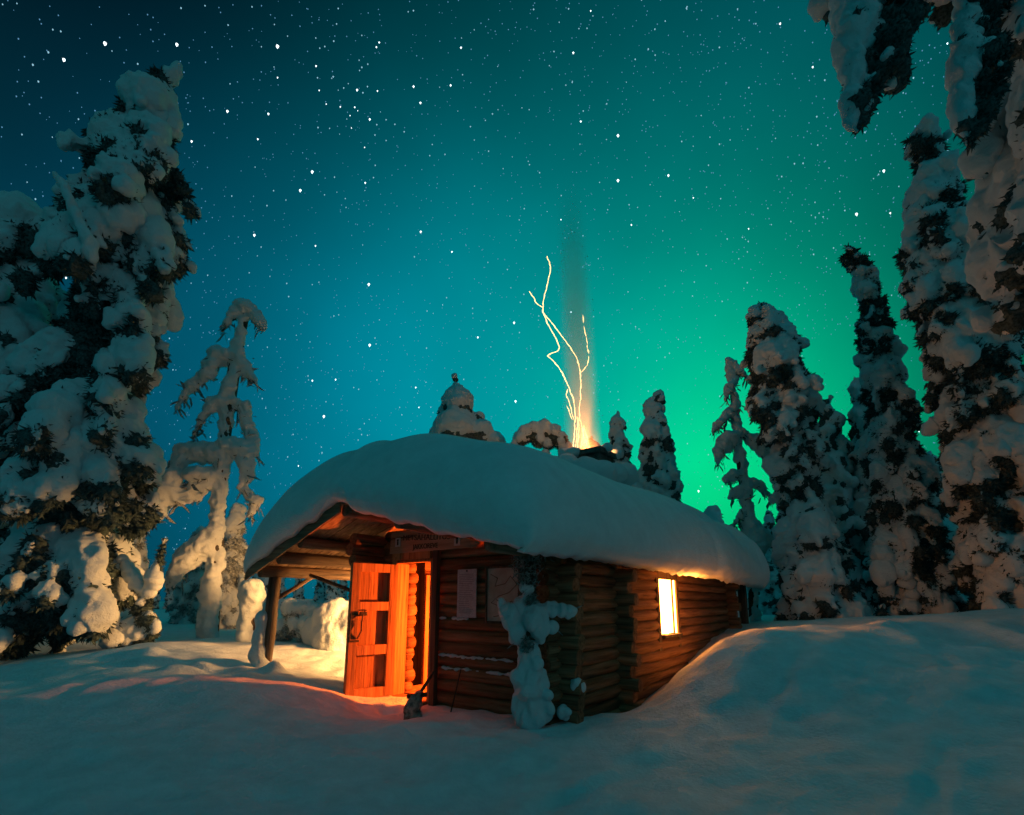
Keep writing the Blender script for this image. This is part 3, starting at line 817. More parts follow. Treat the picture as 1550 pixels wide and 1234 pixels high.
def spruce(H, prof, seed, lump=.3, dz=.36, lean=(0, 0), tip=(0, 0), voxel=.05, z0=.03, dark=.82, droop=.8, needles=16, nlen=.16, drape=1.3, k_az=1.0, fine=True, fingers=2, keep=1.0, big=0.0, core=1.0, jitter=.3):
    """a snow-laden conifer in its own coordinates: (snow mesh, needle mesh, trunk mesh)"""
    r = np.random.default_rng(seed)
    pt = [p[0] for p in prof]; pr = [p[1] for p in prof]
    def axis(z):
        t = z / H; e = max(0, t - .86) / .14
        return np.array([lean[0] * t ** 1.4 + tip[0] * e * e, lean[1] * t ** 1.4 + tip[1] * e * e, z - .25 * (abs(tip[0]) + abs(tip[1])) * e ** 3])
    blobs, clumps = [], []
    z = z0 * H; az0 = r.uniform(0, 6)
    while z < H * .985:
        t = z / H; rt = float(np.interp(t, pt, pr))
        lr = lump * (.55 + .45 * min(1, rt / max(pr)))
        n = max(3, int(k_az * 2 * math.pi * rt * .75 / (1.7 * lr)))
        az0 += 2.4
        for k in range(n):
            if r.random() > keep: continue
            az = az0 + 2 * math.pi * k / n + r.normal() * .25
            rad = lr * r.uniform(.7, 1.25) * (1 + big * (r.random() < .25))
            L = max(.12, rt * r.uniform(1 - jitter, 1 + jitter * .6) - .55 * rad)
            zz = z + r.uniform(-.5, .5) * dz
            h = np.array([math.cos(az), math.sin(az), 0])
            a0 = axis(min(zz, H))
            prev = a0 + h * L * .15
            nseg = 4 if L > .35 else 2
            for i in range(1, nseg + 1):
                s = i / nseg
                p = a0 + h * L * (s ** .8) + np.array([0, 0, .12 * L * s - droop * L * s * s + r.normal() * .05 * L])
                d = p - prev
                d = d / (np.linalg.norm(d) + 1e-9); d[2] -= .35
                rb = rad * (1.05 - .42 * s) * r.uniform(.85, 1.15)
                if s > .45: blobs.append((*(p + np.array([0, 0, rb * .35])), rb, rb * drape, *d))
                if needles:
                    q_ = p - np.array([0, 0, rb * (.35 + .35 * r.random())]) + h * rb * r.uniform(-.1, .45)
                    if s > .3: clumps.append((*q_, rb * dark, rb * dark * 1.2, *d))
                if s > .4 and fingers:
                    for q in range(fingers):
                        o_ = np.clip(r.normal(size=3), -1.1, 1.1) * rb * .7; o_[2] = -abs(o_[2]) * .5 - rb * .15
                        fr_ = rb * r.uniform(.22, .42)
                        dd = np.array([h[0] * .5, h[1] * .5, -1.0]) + r.normal(size=3) * .3
                        blobs.append((*(p + h * rb * .35 + o_), max(fr_, voxel * 1.3), fr_ * r.uniform(1.6, 2.8), *dd))
                prev = p
        if needles and core:
            a0 = axis(z)
            clumps.append((a0[0], a0[1], z - .1, max(.08, rt * .52), max(dz * .8, rt * .5), 0, 0, 1))
        z += dz * (.6 + .4 * rt / max(pr))
    for zz in np.linspace(H * .93, H, 5):
        a = axis(zz); blobs.append((*a, lump * .42 * (1.25 - .55 * (zz - H * .93) / (H * .07)), lump * .6, tip[0] * 2, tip[1] * 2, 1))
    sn = union_snow("snow", blobs, voxel, seed, ((4, .045), (10, .032), (23, .017), (48, .009)) if fine else ((6, .045), (16, .025)), 1, fine)
    drop_floating(sn, clumps)
    ne = clump_mesh("foliage", clumps, voxel * 1.15, seed + 1, int(needles * len(clumps)), nlen, False, min(1.0, lump / .3)) if needles else None
    pts = [axis(q) for q in np.linspace(-.15, H * .97, 14)]
    tr = tube_mesh("trunk", pts, [max(.02, .02 * H * (1 - .9 * q)) for q in np.linspace(0, 1, 14)], 9, seed, .06)
    return sn, ne, tr

def plant(name, loc, meshes, label, cat, group=None, rz=0.0, sc=1.0, foliage=None):
    o = empty(name, loc, rz, label, cat, group)
    o.scale = (sc, sc, sc)
    sn, ne, tr = meshes
    for nm, me, mat in (("snow", sn, M_SNOW), ("foliage", ne, foliage or M_NEEDLE), ("trunk", tr, M_BARK)):
        if me is None: continue
        if not me.materials: me.materials.append(mat)
        link_mesh(nm, me, None, o)
    return o

# -- big tree on the left and its neighbour at the frame edge
plant("snowy_pine", (-7.95, 8.95, gz(-7.95, 8.95)), spruce(12.7, [(0, .9), (.10, 1.1), (.3, 1.12), (.5, 1.12), (.62, 1.2), (.75, 1.08), (.86, .85), (.92, .42), (1, .18)], 11, lump=.34, dz=.52, voxel=.04, droop=1.1, needles=170, nlen=.11, z0=.07, big=.7, tip=(.35, .1), k_az=.72, keep=.76, jitter=.42, drape=1.5, dark=.84, fingers=3), "tall dark pine heavy with snow clumps, biggest tree on the left", "tree")
plant("snowy_pine", (-10.6, 9.2, gz(-10.6, 9.2)), spruce(9.4, [(0, 1.0), (.2, 1.6), (.5, 1.5), (.8, 1.1), (1, .3)], 12, lump=.42, dz=.6, voxel=.06, droop=.95, needles=120, nlen=.11, z0=.07, big=.4, k_az=.85), "snowy pine cut by the left edge, behind the biggest pine", "tree")

# a bare snow-covered snag sticks up through the big pine
pine = bpy.data.objects["snowy_pine"]
sp_pts = [np.array(p) - np.array(pine.location) for p in ((-7.335, 7.700, 7.168), (-7.366, 7.600, 7.443), (-7.533, 7.550, 7.730), (-7.689, 7.500, 8.084), (-7.864, 7.500, 8.420), (-8.044, 7.500, 8.651))]
sn_ = link_mesh("snag", tube_mesh("snag", sp_pts, [.06, .05, .045, .04, .035, .03], 8, 5, .05), M_BARK, pine)
link_mesh("snow", union_snow("snow", chain([p + np.array([0, -.02, .03]) for p in sp_pts], [.12, .10, .085, .075, .07, .075], .6), .025, 43, ((12, .015), (30, .008)), 1), M_SNOW, sn_)
# -- the massive white spruces on the right
plant("snowy_spruce", (10.35, 10.4, gz(10.35, 10.4)), spruce(11.8, [(0, .75), (.3, .82), (.6, .84), (.78, .82), (.82, .40), (.88, .36), (.95, .28), (1, .12)], 13, lump=.27, dz=.36, voxel=.04, droop=1.25, needles=120, nlen=.10, drape=1.7, z0=.03, big=.9, k_az=1.0, dark=.85, jitter=.4, keep=.85, tip=(-.1, 0)), "massive snow-draped spruce on the right, taller than its neighbours", "tree")
plant("snowy_spruce", (9.9, 12.4, gz(9.9, 12.4)), spruce(10.3, [(0, .85), (.25, .8), (.5, .6), (.75, .4), (.9, .24), (1, .10)], 14, lump=.22, dz=.3, voxel=.04, droop=1.2, needles=90, nlen=.09, jitter=.4, drape=1.6, tip=(-.45, 0), k_az=1.0, keep=.85), "slim tall snowy spruce with its tip hooked to the left", "tree")
plant("snowy_spruce", (7.75, 12.8, gz(7.75, 12.8)), spruce(8.6, [(0, .75), (.3, .72), (.5, .6), (.7, .85), (.85, .75), (.95, .5), (1, .3)], 15, lump=.30, dz=.38, voxel=.04, droop=1.0, needles=110, nlen=.09, jitter=.45, drape=1.5, lean=(-.55, 0), big=.8, tip=(-.15, 0), keep=.74), "round-headed snowy spruce leaning left beside the thin bare tree", "tree")
plant("snowy_spruce", (10.0, 15.0, gz(10.0, 15.0)), spruce(6.9, [(0, 1.0), (.3, .95), (.6, .65), (.85, .4), (1, .15)], 16, lump=.3, dz=.4, voxel=.06, droop=1.1, needles=25, nlen=.075, drape=1.5, tip=(.2, 0)), "mid-height snowy spruce just right of the round-headed one", "tree")
plant("snowy_spruce", (10.8, 14.4, gz(10.8, 14.4)), spruce(7.2, [(0, .9), (.3, .85), (.6, .6), (.85, .42), (1, .15)], 17, lump=.3, dz=.42, voxel=.06, droop=1.2, needles=25, nlen=.075, drape=1.5, tip=(-.15, 0)), "shorter snowy spruce left of the slim hooked one", "tree")
plant("snowy_spruce", (14.4, 20.5, gz(14.4, 20.5)), spruce(6.2, [(0, .7), (.4, .6), (.75, .4), (1, .15)], 18, lump=.3, dz=.45, voxel=.08, droop=1.2, needles=8, nlen=.14, drape=1.5, fine=False), "small pointed spruce far back between the tall right-hand spruces", "tree")

# -- near tree at the right edge, with long boughs drooping into the picture from above
nx, ny = 8.35, 5.9
near = plant("snowy_spruce", (nx, ny, gz(nx, ny)), spruce(11.5, [(0, .8), (.40, .8), (.46, 1.1), (.6, 1.25), (.8, 1.2), (1, .4)], 19, lump=.42, dz=.55, voxel=.045, droop=1.15, needles=40, nlen=.075, drape=1.9, z0=.05, big=.4, k_az=1.1), "near spruce at the right edge whose snowy boughs hang from above", "tree")
def bough(pts, rad, seed):
    loc = near.location
    P = [np.array(p) - np.array(loc) for p in pts]
    rr = np.random.default_rng(seed)
    bl, cl = [], []
    for b in chain(P, rad, .5):
        c = np.array(b[:3]); r_ = b[3]
        bl.append((*(c + np.array([-.35 * r_, -.1 * r_, .3 * r_])), r_ * .8, r_ * .95, *b[5:]))
        for q in range(3):
            o_ = rr.normal(size=3) * r_ * .55; o_[0] += .35 * r_
            if rr.random() < .6: bl.append((*(c + o_), r_ * rr.uniform(.22, .4), r_ * rr.uniform(.3, .5), *b[5:]))
            cl.append((*(c + o_ * .8 + np.array([.35 * r_, -.10 * r_, -.15 * r_])), r_ * rr.uniform(.35, .6), r_ * rr.uniform(.4, .7), rr.normal(), rr.normal(), 1))
    o = link_mesh("bough", tube_mesh("bough", P, [max(.015, .06 - .012 * i) for i in range(len(P))], 8, seed, .05), M_BARK, near)
    link_mesh("snow", union_snow("snow", bl, .03, seed, ((11, .022), (28, .012), (50, .006)), 1), M_SNOW, o)
    link_mesh("foliage", clump_mesh("foliage", cl, .035, seed, 9000, .06, False, .8), M_NEEDLE, o)
bough([(7.7, 5.9, 9.9), (6.6, 5.8, 10.2), (5.220, 5.500, 10.472), (5.014, 5.450, 9.662), (4.768, 5.400, 8.669), (4.572, 5.380, 7.987), (4.395, 5.350, 7.273)], [.2, .25, .42, .44, .33, .2, .07], 31)
bough([(7.7, 5.9, 9.3), (6.9, 5.6, 9.6), (6.709, 5.500, 10.472), (6.457, 5.450, 9.544), (6.159, 5.400, 8.447), (5.967, 5.380, 7.670), (5.823, 5.350, 7.019)], [.16, .18, .20, .21, .22, .18, .06], 32)

# -- thin bent tree on the left, its few arms loaded with snow
def px_tree(name, base, trunk, arms, label, voxel, seed, needles=8, nlen=.12, group=None, bark=None):
    """trunk and arms as (x,y,z,r) polylines in world metres"""
    b0 = np.array(base)
    bl, cl = [], []
    rr = np.random.default_rng(seed)
    for path in [trunk] + arms:
        P = [np.array(p[:3]) - b0 for p in path]; R_ = [p[3] for p in path]
        bl += chain(P, R_, .6)
        if path is not trunk:
            for b in chain(P, R_, .9):
                cl.append((b[0], b[1], b[2] - b[3] * .85, b[3], needles, nlen, 0, 0, -.9))
    o = empty(name, base, 0, label, "tree", group)
    link_mesh("snow", union_snow("snow", bl, voxel, seed, ((7, .028), (18, .02), (42, .012)), 1), M_SNOW, o)
    tp = [np.array(p[:3]) - b0 + np.array([0, .05, 0]) for p in trunk]
    link_mesh("trunk", tube_mesh("trunk", tp, [max(.02, p[3] * .85) for p in trunk], 9, seed, .04), M_BARK, o)
    for path in arms:
        P = [np.array(p[:3]) - b0 - np.array([0, 0, p[3] * .85]) for p in path]
        link_mesh("branch", tube_mesh("branch", P, [max(.012, .03 - .004 * i) for i in range(len(P))], 7, seed, .05), M_BARK, o)
    link_mesh("foliage", needle_mesh("foliage", cl, seed), M_NEEDLE, o)
    tw = [(c[0], c[1], c[2] + c[3] * .3, c[3] * 1.1, 3, .26, 0, 0, -1.1) for c in cl]
    tag(link_mesh("twigs", needle_mesh("twigs", tw, seed + 5), M_TWIG, o), kind='stuff')
    return o
px_tree("bent_tree", (-7.109, 12.000, 0.364), [(-7.085, 12.000, 0.172, 0.230), (-7.122, 12.000, 0.995, 0.218), (-7.129, 12.000, 1.454, 0.204), (-7.182, 12.000, 2.712, 0.192), (-7.237, 12.000, 4.024, 0.163), (-7.294, 12.000, 5.392, 0.167), (-7.265, 12.000, 6.640, 0.170), (-7.246, 12.000, 7.561, 0.173), (-7.172, 12.000, 8.316, 0.122), (-7.128, 12.000, 8.895, 0.141)],
 [[(-7.218, 12.000, 3.018, 0.225), (-7.420, 11.900, 2.541, 0.316), (-7.735, 11.800, 2.296, 0.297), (-7.875, 11.700, 1.965, 0.200), (-7.937, 11.700, 1.737, 0.107)],
  [(-7.326, 12.000, 4.941, 0.265), (-7.729, 11.900, 4.945, 0.296), (-8.069, 11.800, 4.897, 0.261), (-8.136, 11.700, 4.416, 0.225), (-8.191, 11.600, 3.900, 0.300), (-8.353, 11.500, 3.527, 0.280), (-8.526, 11.500, 3.212, 0.139)],
  [(-7.318, 12.000, 4.445, 0.181), (-7.634, 11.800, 4.011, 0.209), (-8.004, 11.600, 3.675, 0.189)],
  [(-7.704, 11.600, 4.291, 0.175), (-7.454, 11.600, 4.324, 0.143)],
  [(-7.148, 12.000, 5.131, 0.266), (-6.774, 12.100, 5.024, 0.234), (-6.616, 12.100, 4.471, 0.149), (-6.741, 12.100, 4.080, 0.148), (-6.398, 12.200, 3.781, 0.149), (-6.521, 12.200, 3.362, 0.066)],
  [(-7.276, 12.000, 6.278, 0.203), (-7.599, 11.900, 6.219, 0.151), (-7.773, 11.800, 5.670, 0.083), (-7.907, 11.800, 5.290, 0.049)],
  [(-7.284, 12.000, 6.350, 0.203), (-6.895, 12.100, 6.175, 0.170), (-6.772, 12.200, 5.639, 0.153), (-6.484, 12.200, 4.967, 0.067)],
  [(-7.266, 12.000, 7.579, 0.224), (-7.682, 11.900, 7.509, 0.257), (-7.748, 11.800, 6.982, 0.152), (-8.153, 11.800, 6.586, 0.134), (-8.351, 11.700, 6.049, 0.066)],
  [(-7.220, 12.000, 7.636, 0.225), (-6.989, 12.100, 7.238, 0.173), (-6.660, 12.100, 6.886, 0.069)],
  [(-7.397, 11.950, 8.708, 0.157), (-7.136, 12.000, 8.972, 0.264), (-6.863, 12.050, 8.809, 0.176), (-6.658, 12.100, 8.452, 0.070)],
  [(-7.449, 11.900, 8.486, 0.104), (-7.597, 11.900, 8.258, 0.052)]],
 "thin bent tree with snow-loaded drooping arms, lit orange, left of the porch", .035, 41, needles=5, nlen=.10)
px_tree("bent_tree", (6.850, 14.500, 0.840), [(6.887, 14.500, 0.840, 0.150), (7.000, 14.500, 2.429, 0.153), (7.053, 14.500, 3.396, 0.175), (6.970, 14.500, 4.188, 0.157), (6.923, 14.500, 5.409, 0.140), (6.895, 14.500, 6.670, 0.122), (6.887, 14.500, 7.752, 0.103), (6.827, 14.500, 8.730, 0.104)],
 [[(6.898, 14.500, 8.595, 0.104), (7.140, 14.400, 8.323, 0.103), (7.404, 14.400, 8.058, 0.062)],
  [(6.999, 14.500, 8.083, 0.103), (6.697, 14.400, 7.708, 0.143), (6.590, 14.400, 7.404, 0.061)],
  [(7.009, 14.500, 7.272, 0.102), (6.519, 14.400, 6.803, 0.141), (6.078, 14.300, 6.323, 0.060)],
  [(6.990, 14.500, 6.372, 0.141), (6.495, 14.400, 6.043, 0.220), (6.268, 14.400, 5.711, 0.159), (6.182, 14.400, 5.381, 0.079)],
  [(7.046, 14.500, 6.329, 0.141), (7.586, 14.600, 5.982, 0.223), (7.867, 14.600, 5.562, 0.181), (7.925, 14.600, 5.147, 0.100)],
  [(6.961, 14.500, 5.162, 0.119), (6.602, 14.400, 4.972, 0.177), (6.393, 14.400, 4.830, 0.098)],
  [(7.051, 14.500, 4.631, 0.118), (6.717, 14.400, 4.488, 0.176), (6.509, 14.400, 4.348, 0.098)],
  [(7.069, 14.500, 4.835, 0.099), (7.501, 14.600, 4.695, 0.119), (7.798, 14.600, 4.289, 0.059)],
  [(7.065, 14.500, 4.148, 0.098), (6.692, 14.400, 3.773, 0.116), (6.430, 14.400, 3.440, 0.058)],
  [(7.092, 14.500, 3.396, 0.291), (7.180, 14.500, 3.103, 0.387), (7.066, 14.500, 2.716, 0.270)]],
 "thin bare tree with short snowy arms against the green glow", .035, 42, needles=5, nlen=.11)

# -- snow lumps behind the roof
def lumpy(name, base, blobs, label, cat, seed, voxel=.05, needles=20, nlen=.13, stem=None, group=None, foliage=None, nz=1.0, fs=1.0):
    b0 = np.array(base); bl = []; cl = []
    for b in blobs:
        c = np.array(b[:3]) - b0; r_ = b[3]
        bl.append((*c, r_, r_ * 1.08, 0, 0, 1))
        cl.append((c[0], c[1] + .02, c[2] - r_ * .45, r_ * .92 * fs, r_ * .85 * fs, 0, 0, 1))
    o = empty(name, base, 0, label, cat, group)
    link_mesh("snow", union_snow("snow", bl, voxel, seed, ((6, .035 * nz), (15, .022 * nz), (36, .010 * nz)), 1 if nz > .9 else 4), M_SNOW, o)
    link_mesh("foliage", clump_mesh("foliage", cl, voxel, seed, needles * 12 * len(cl), nlen * .5, False, .5), foliage or M_NEEDLE, o)
    if stem:
        link_mesh("trunk", tube_mesh("trunk", [np.array(p[:3]) - b0 for p in stem], [p[3] for p in stem], 8, seed, .05), M_BARK, o)
    return o
B_ = lambda *a: list(a)
lumpy("snowy_spruce", (-1.9, 16.0, gz(-1.9, 16)), B_((-1.984, 16.000, 8.858, 0.114), (-1.932, 16.000, 8.565, 0.159), (-1.925, 16.000, 8.275, 0.317), (-1.860, 15.900, 7.849, 0.560), (-1.861, 16.000, 7.414, 0.449), (-1.863, 15.900, 6.955, 0.754), (-2.374, 16.100, 7.619, 0.226), (-2.525, 16.000, 7.107, 0.201), (-1.144, 16.000, 7.414, 0.247), (-1.063, 15.900, 6.838, 0.443), (-2.559, 16.000, 6.756, 0.312), (-0.600, 16.000, 6.570, 0.311), (-1.876, 16.000, 6.063, 0.795), (-1.851, 16.000, 4.931, 0.958), (-1.204, 16.000, 5.380, 0.788), (-2.518, 16.000, 5.380, 0.745)),
 "snowy spruce of stacked round lumps peeping over the roof ridge", "tree", 51, stem=[(-1.9, 16.1, .3, .15), (-1.93, 16.1, 8.6, .03)])
lumpy("bent_birch", (.9, 15.0, gz(.9, 15)), B_((0.104, 15.000, 6.067, 0.145), (0.271, 15.000, 6.328, 0.208), (0.459, 15.000, 6.503, 0.251), (0.732, 15.000, 6.591, 0.272), (1.025, 15.000, 6.635, 0.272), (1.316, 15.000, 6.503, 0.292), (1.542, 15.000, 6.328, 0.271), (1.661, 15.000, 6.024, 0.208), (1.145, 15.000, 6.241, 0.208), (0.000, 15.000, 5.808, 0.104), (0.855, 15.000, 6.372, 0.250), (1.696, 15.000, 5.722, 0.186), (1.055, 15.000, 5.765, 0.124), (1.010, 15.000, 5.444, 0.124)),
 "bowed snow-laden birch arching just left of the chimney", "tree", 52, .04, stem=[(.9, 15, .3, .10), (1.0, 15.05, 3.5, .08), (1.05, 15.05, 5.2, .06)])
plant("snowy_spruce", (2.55, 15.2, gz(2.55, 15.2)), spruce(5.75, [(0, .9), (.5, .7), (.8, .5), (1, .2)], 53, lump=.28, dz=.38, voxel=.06, droop=1.1, needles=25, nlen=.075), "snowy spruce right behind the chimney, lit by its fire", "tree")
plant("snowy_spruce", (4.05, 18.0, gz(4.05, 18)), spruce(7.6, [(0, .9), (.5, .75), (.8, .5), (.93, .28), (1, .12)], 54, lump=.28, dz=.4, voxel=.06, droop=1.1, needles=25, nlen=.075), "narrow snowy spruce between the chimney and the taller pointed one", "tree")
plant("snowy_spruce", (5.1, 17.0, gz(5.1, 17)), spruce(8.0, [(0, 1.1), (.4, 1.0), (.7, .75), (.88, .45), (1, .16)], 55, lump=.32, dz=.42, voxel=.055, droop=1.15, needles=25, nlen=.075, drape=1.5, tip=(.2, 0)), "pointed snowy spruce rising over the right slope of the roof", "tree")
plant("snowy_spruce", (8.1, 20.0, gz(8.1, 20)), spruce(4.2, [(0, .9), (.6, .8), (.9, .6), (1, .3)], 56, lump=.4, dz=.45, voxel=.07, droop=1.0, needles=12, nlen=.14, fine=False), "low round snowy spruce over the far end of the roof", "tree")

# -- left: young trees behind the thin tree
for (x, y, H, sd_, lab) in ((-12.2, 16.0, 3.9, 61, "young frosted spruce between the big pine and the thin tree"), (-11.4, 18.0, 3.3, 62, "short frosted spruce seen just left of the thin bent tree"), (-9.0, 16.0, 3.8, 63, "frosted spruce behind the thin bent tree, by the roof edge")):
    plant("frosted_spruce", (x, y, gz(x, y)), spruce(H, [(0, .62), (.4, .55), (.75, .35), (1, .1)], sd_, lump=.19, dz=.27, voxel=.05, droop=.9, needles=20, nlen=.12), lab, "tree", foliage=M_FROST)

# -- sapling at the foot of the big pine
lumpy("snowy_sapling", (-6.702, 9.200, 0.435), B_((-6.860, 9.200, 0.549, 0.259), (-6.871, 9.200, 0.777, 0.201), (-6.618, 9.200, 0.663, 0.165), (-6.596, 9.200, 1.008, 0.155), (-6.714, 9.200, 1.241, 0.144), (-6.488, 9.200, 0.835, 0.142), (-6.619, 9.200, 1.418, 0.108), (-6.591, 9.200, 1.560, 0.084), (-6.561, 9.200, 1.775, 0.073), (-6.522, 9.200, 2.016, 0.061), (-6.491, 9.200, 2.235, 0.049), (-6.457, 9.200, 2.432, 0.037), (-6.703, 9.200, 1.418, 0.084), (-6.789, 9.200, 1.512, 0.084), (-6.863, 9.200, 1.608, 0.084), (-6.941, 9.200, 1.727, 0.085), (-7.008, 9.200, 1.847, 0.085), (-7.085, 9.200, 1.956, 0.085), (-7.162, 9.200, 2.065, 0.073), (-6.570, 9.200, 1.667, 0.072), (-6.542, 9.200, 1.895, 0.061), (-6.501, 9.200, 2.125, 0.061), (-6.480, 9.200, 2.333, 0.049)),
 "small forked sapling caked in snow at the foot of the big pine", "sapling", 64, .03, 22, .10)

# -- snow-capped stump and the bank of bushes lit by the far window
pb_ = (-5.755, 11.100, 0.352)
sp = empty("snow_capped_post", (pb_[0], pb_[1], pb_[2]), 0, "short post with a tall mushroom cap of snow, lit orange", "post")
b = MB(); b.log((.03, .06, -.3), (.03, .06, 1.1), .13, 5); b.build("post", M_DARKZ, sp)
link_mesh("snow", union_snow("snow", [(.0, 0, -.05, .21, .2, 0, 0, 1), (0, 0, .2, .19, .2, 0, 0, 1), (-.02, 0, .45, .18, .2, 0, 0, 1), (0, 0, .65, .19, .2, 0, 0, 1), (.03, 0, .85, .24, .25, 0, 0, 1), (.05, 0, 1.08, .28, .28, 0, 0, 1), (.03, 0, 1.22, .27, .25, 0, 0, 1), (.09, -.05, 1.0, .2, .2, 0, 0, 1)], .03, 65, ((12, .016), (30, .01))), M_SNOW, sp)
lumpy("snowy_bush", (-3.805, 11.000, 0.402), B_((-3.839, 11.000, 0.882, 0.455), (-3.501, 11.000, 0.716, 0.482), (-4.159, 11.100, 0.669, 0.372), (-3.437, 11.300, 0.941, 0.439), (-3.780, 10.900, 0.545, 0.476)), "round bright snow-buried bush seen between post and open door", "bush", 66, .035, 14, .12, foliage=M_FROST, nz=.4, fs=.72)
lumpy("snowy_bush", (-4.682, 11.300, 0.447), B_((-4.944, 11.400, 1.126, 0.163), (-4.776, 11.400, 1.068, 0.222), (-4.576, 11.400, 1.155, 0.178), (-4.351, 11.300, 1.041, 0.205), (-4.785, 11.300, 0.799, 0.204), (-4.473, 11.300, 0.728, 0.262), (-5.041, 11.400, 0.723, 0.206)), "ragged low snowy bush just right of the porch post", "bush", 67, .03, 60, .14, foliage=M_FROST)
lumpy("snowy_bush", (-6.262, 13.000, 0.399), B_((-6.459, 13.000, 1.035, 0.219), (-6.242, 13.000, 1.068, 0.186), (-6.327, 13.000, 0.724, 0.235), (-6.118, 13.000, 0.642, 0.218)), "low snow-covered bush between the capped post and porch post", "bush", 68, .035, 20, .12, foliage=M_FROST)
lumpy("snowy_sapling", (-3.763, 12.000, 0.995), B_((-3.799, 12.000, 1.562, 0.047), (-3.806, 12.000, 1.423, 0.078), (-3.796, 12.000, 1.269, 0.125), (-3.800, 12.000, 1.086, 0.171), (-3.800, 12.000, 0.844, 0.217)), "tiny pointed spruce tip lit white beside the door edge", "sapling", 69, .025, 20, .10)

# -- post at the corner, plastered with snow
py_ = 5.50
pp = empty("snow_plastered_stump", (.215, py_, gz(.215, py_)), 0, "bluish snow-plastered stump with stubby arms at the cabin corner", "stump")
o3 = np.array((.215, py_, gz(.215, py_)))
PB = [(0.089, 5.500, 0.207, 0.117), (0.310, 5.500, 0.233, 0.103), (0.192, 5.480, 0.192, 0.151), (0.194, 5.500, 0.363, 0.159), (0.195, 5.500, 0.535, 0.153), (0.104, 5.500, 0.508, 0.104), (0.299, 5.500, 0.482, 0.104), (0.182, 5.500, 0.682, 0.147), (0.228, 5.420, 0.664, 0.090), (0.156, 5.540, 0.813, 0.099),
      (0.056, 5.460, 0.990, 0.098), (-0.007, 5.440, 1.121, 0.092), (-0.064, 5.440, 1.203, 0.064), (-0.113, 5.440, 1.272, 0.035), (0.093, 5.480, 1.216, 0.093), (0.143, 5.500, 1.314, 0.079), (0.246, 5.420, 1.149, 0.126), (0.287, 5.420, 1.026, 0.098), (0.300, 5.430, 0.917, 0.056), (0.362, 5.460, 1.230, 0.071), (0.447, 5.460, 1.223, 0.071), (0.532, 5.460, 1.210, 0.071), (0.616, 5.460, 1.189, 0.064), (0.658, 5.460, 1.175, 0.050), (0.428, 5.440, 1.032, 0.035), (0.121, 5.430, 1.446, 0.057), (0.178, 5.430, 1.432, 0.050), (0.349, 5.440, 0.348, 0.055), (0.374, 5.440, 0.219, 0.054)]
link_mesh("snow", union_snow("snow", [(*(np.array(b[:3]) - o3), b[3], b[3] * (1.5 if b[3] > .09 else 1.15), .1, 0, 1) for b in PB], .010, 70, ((12, .014), (28, .010), (60, .006)), 1), M_SNOW, pp)
b = MB(); q0 = np.array((0.174, 5.560, 0.143)) - o3; q1 = np.array((0.169, 5.560, 1.733)) - o3; b.log(tuple(q0), tuple(q1), .10, 5); b.build("trunk", M_DARKZ, pp)
tw = []
for (px_, r_) in (((0.160, 5.500, 1.641), .13), ((0.109, 5.500, 1.743), .12), ((0.226, 5.500, 1.764), .13), ((0.165, 5.460, 1.497), .10), ((0.159, 5.400, 0.852), .06), ((0.211, 5.400, 1.314), .05)):
    c_ = np.array(px_) - o3; tw.append((*c_, r_, 260, .055, 0, -.2, -.3))
for i_, (a_, b_) in enumerate((((-0.035, 5.440, 1.196), (-0.190, 5.400, 1.335)), ((0.143, 5.460, 1.440), (0.007, 5.420, 1.594)), ((0.222, 5.460, 1.511), (0.351, 5.420, 1.665)), ((0.645, 5.460, 1.189), (0.771, 5.440, 1.258)), ((0.428, 5.440, 1.032), (0.536, 5.420, 0.945)), ((0.077, 5.460, 0.888), (-0.049, 5.420, 0.811)))):
    a_ = np.array(a_) - o3; b_ = np.array(b_) - o3
    link_mesh("twig", tube_mesh("twig", [a_, (a_ + b_) / 2 + np.array([0, 0, .008]), b_], [.009, .006, .003], 6, i_, .1), M_TWIG, pp)
link_mesh("twigs", needle_mesh("twigs", tw, 71), make_plain("frosted_twigs", (.05, .07, .06), (.40, .46, .44), 20, .9, 0), pp)
lb = union_snow("post_snow", [(0, 0, .0, .17, .2, 0, 0, 1), (-.05, 0, .2, .15, .2, 0, 0, 1), (-.06, 0, .42, .12, .2, 0, 0, 1), (-.05, 0, .65, .09, .18, 0, 0, 1)], .025, 72)
pc = cab(-4.62, -.92); po = link_mesh("snow_heap", lb, M_SNOW)
po.location = (pc[0] - .07, pc[1] - .05, gz(pc[0], pc[1])); tag(po, "snow piled against the foot of the left porch post", "snow")

# -- forest behind: middle distance, then the far line of trees
variants = [spruce(H, p, 80 + i, lump=l, dz=.5, voxel=.09, droop=1.1, needles=9, nlen=.17, drape=1.5, fine=False, fingers=1, tip=t) for i, (H, p, l, t) in enumerate((
    (6.0, [(0, .9), (.4, .8), (.75, .5), (1, .15)], .34, (.15, 0)), (7.5, [(0, 1.0), (.4, .85), (.8, .45), (1, .15)], .36, (-.2, 0)),
    (4.5, [(0, .8), (.5, .7), (.85, .45), (1, .2)], .36, (0, 0)), (8.5, [(0, .9), (.3, .85), (.6, .6), (1, .15)], .36, (.1, .1))))]
protos = []
rr = random.Random(7)
def forest(spots, label, group):
    for x, y, v, s in spots:
        if v < len(protos) and protos[v] is not None:
            o = copy_tree(protos[v])
        else:
            o = plant("snowy_spruce", (0, 0, 0), variants[v], label, "tree", group)
            protos.append(o)
        tag(o, label, "tree", group)
        o.location = (x, y, gz(x, y) - .1); o.rotation_euler = (0, 0, rr.uniform(0, 6.28)); o.scale = (s, s, s * rr.uniform(.9, 1.1))
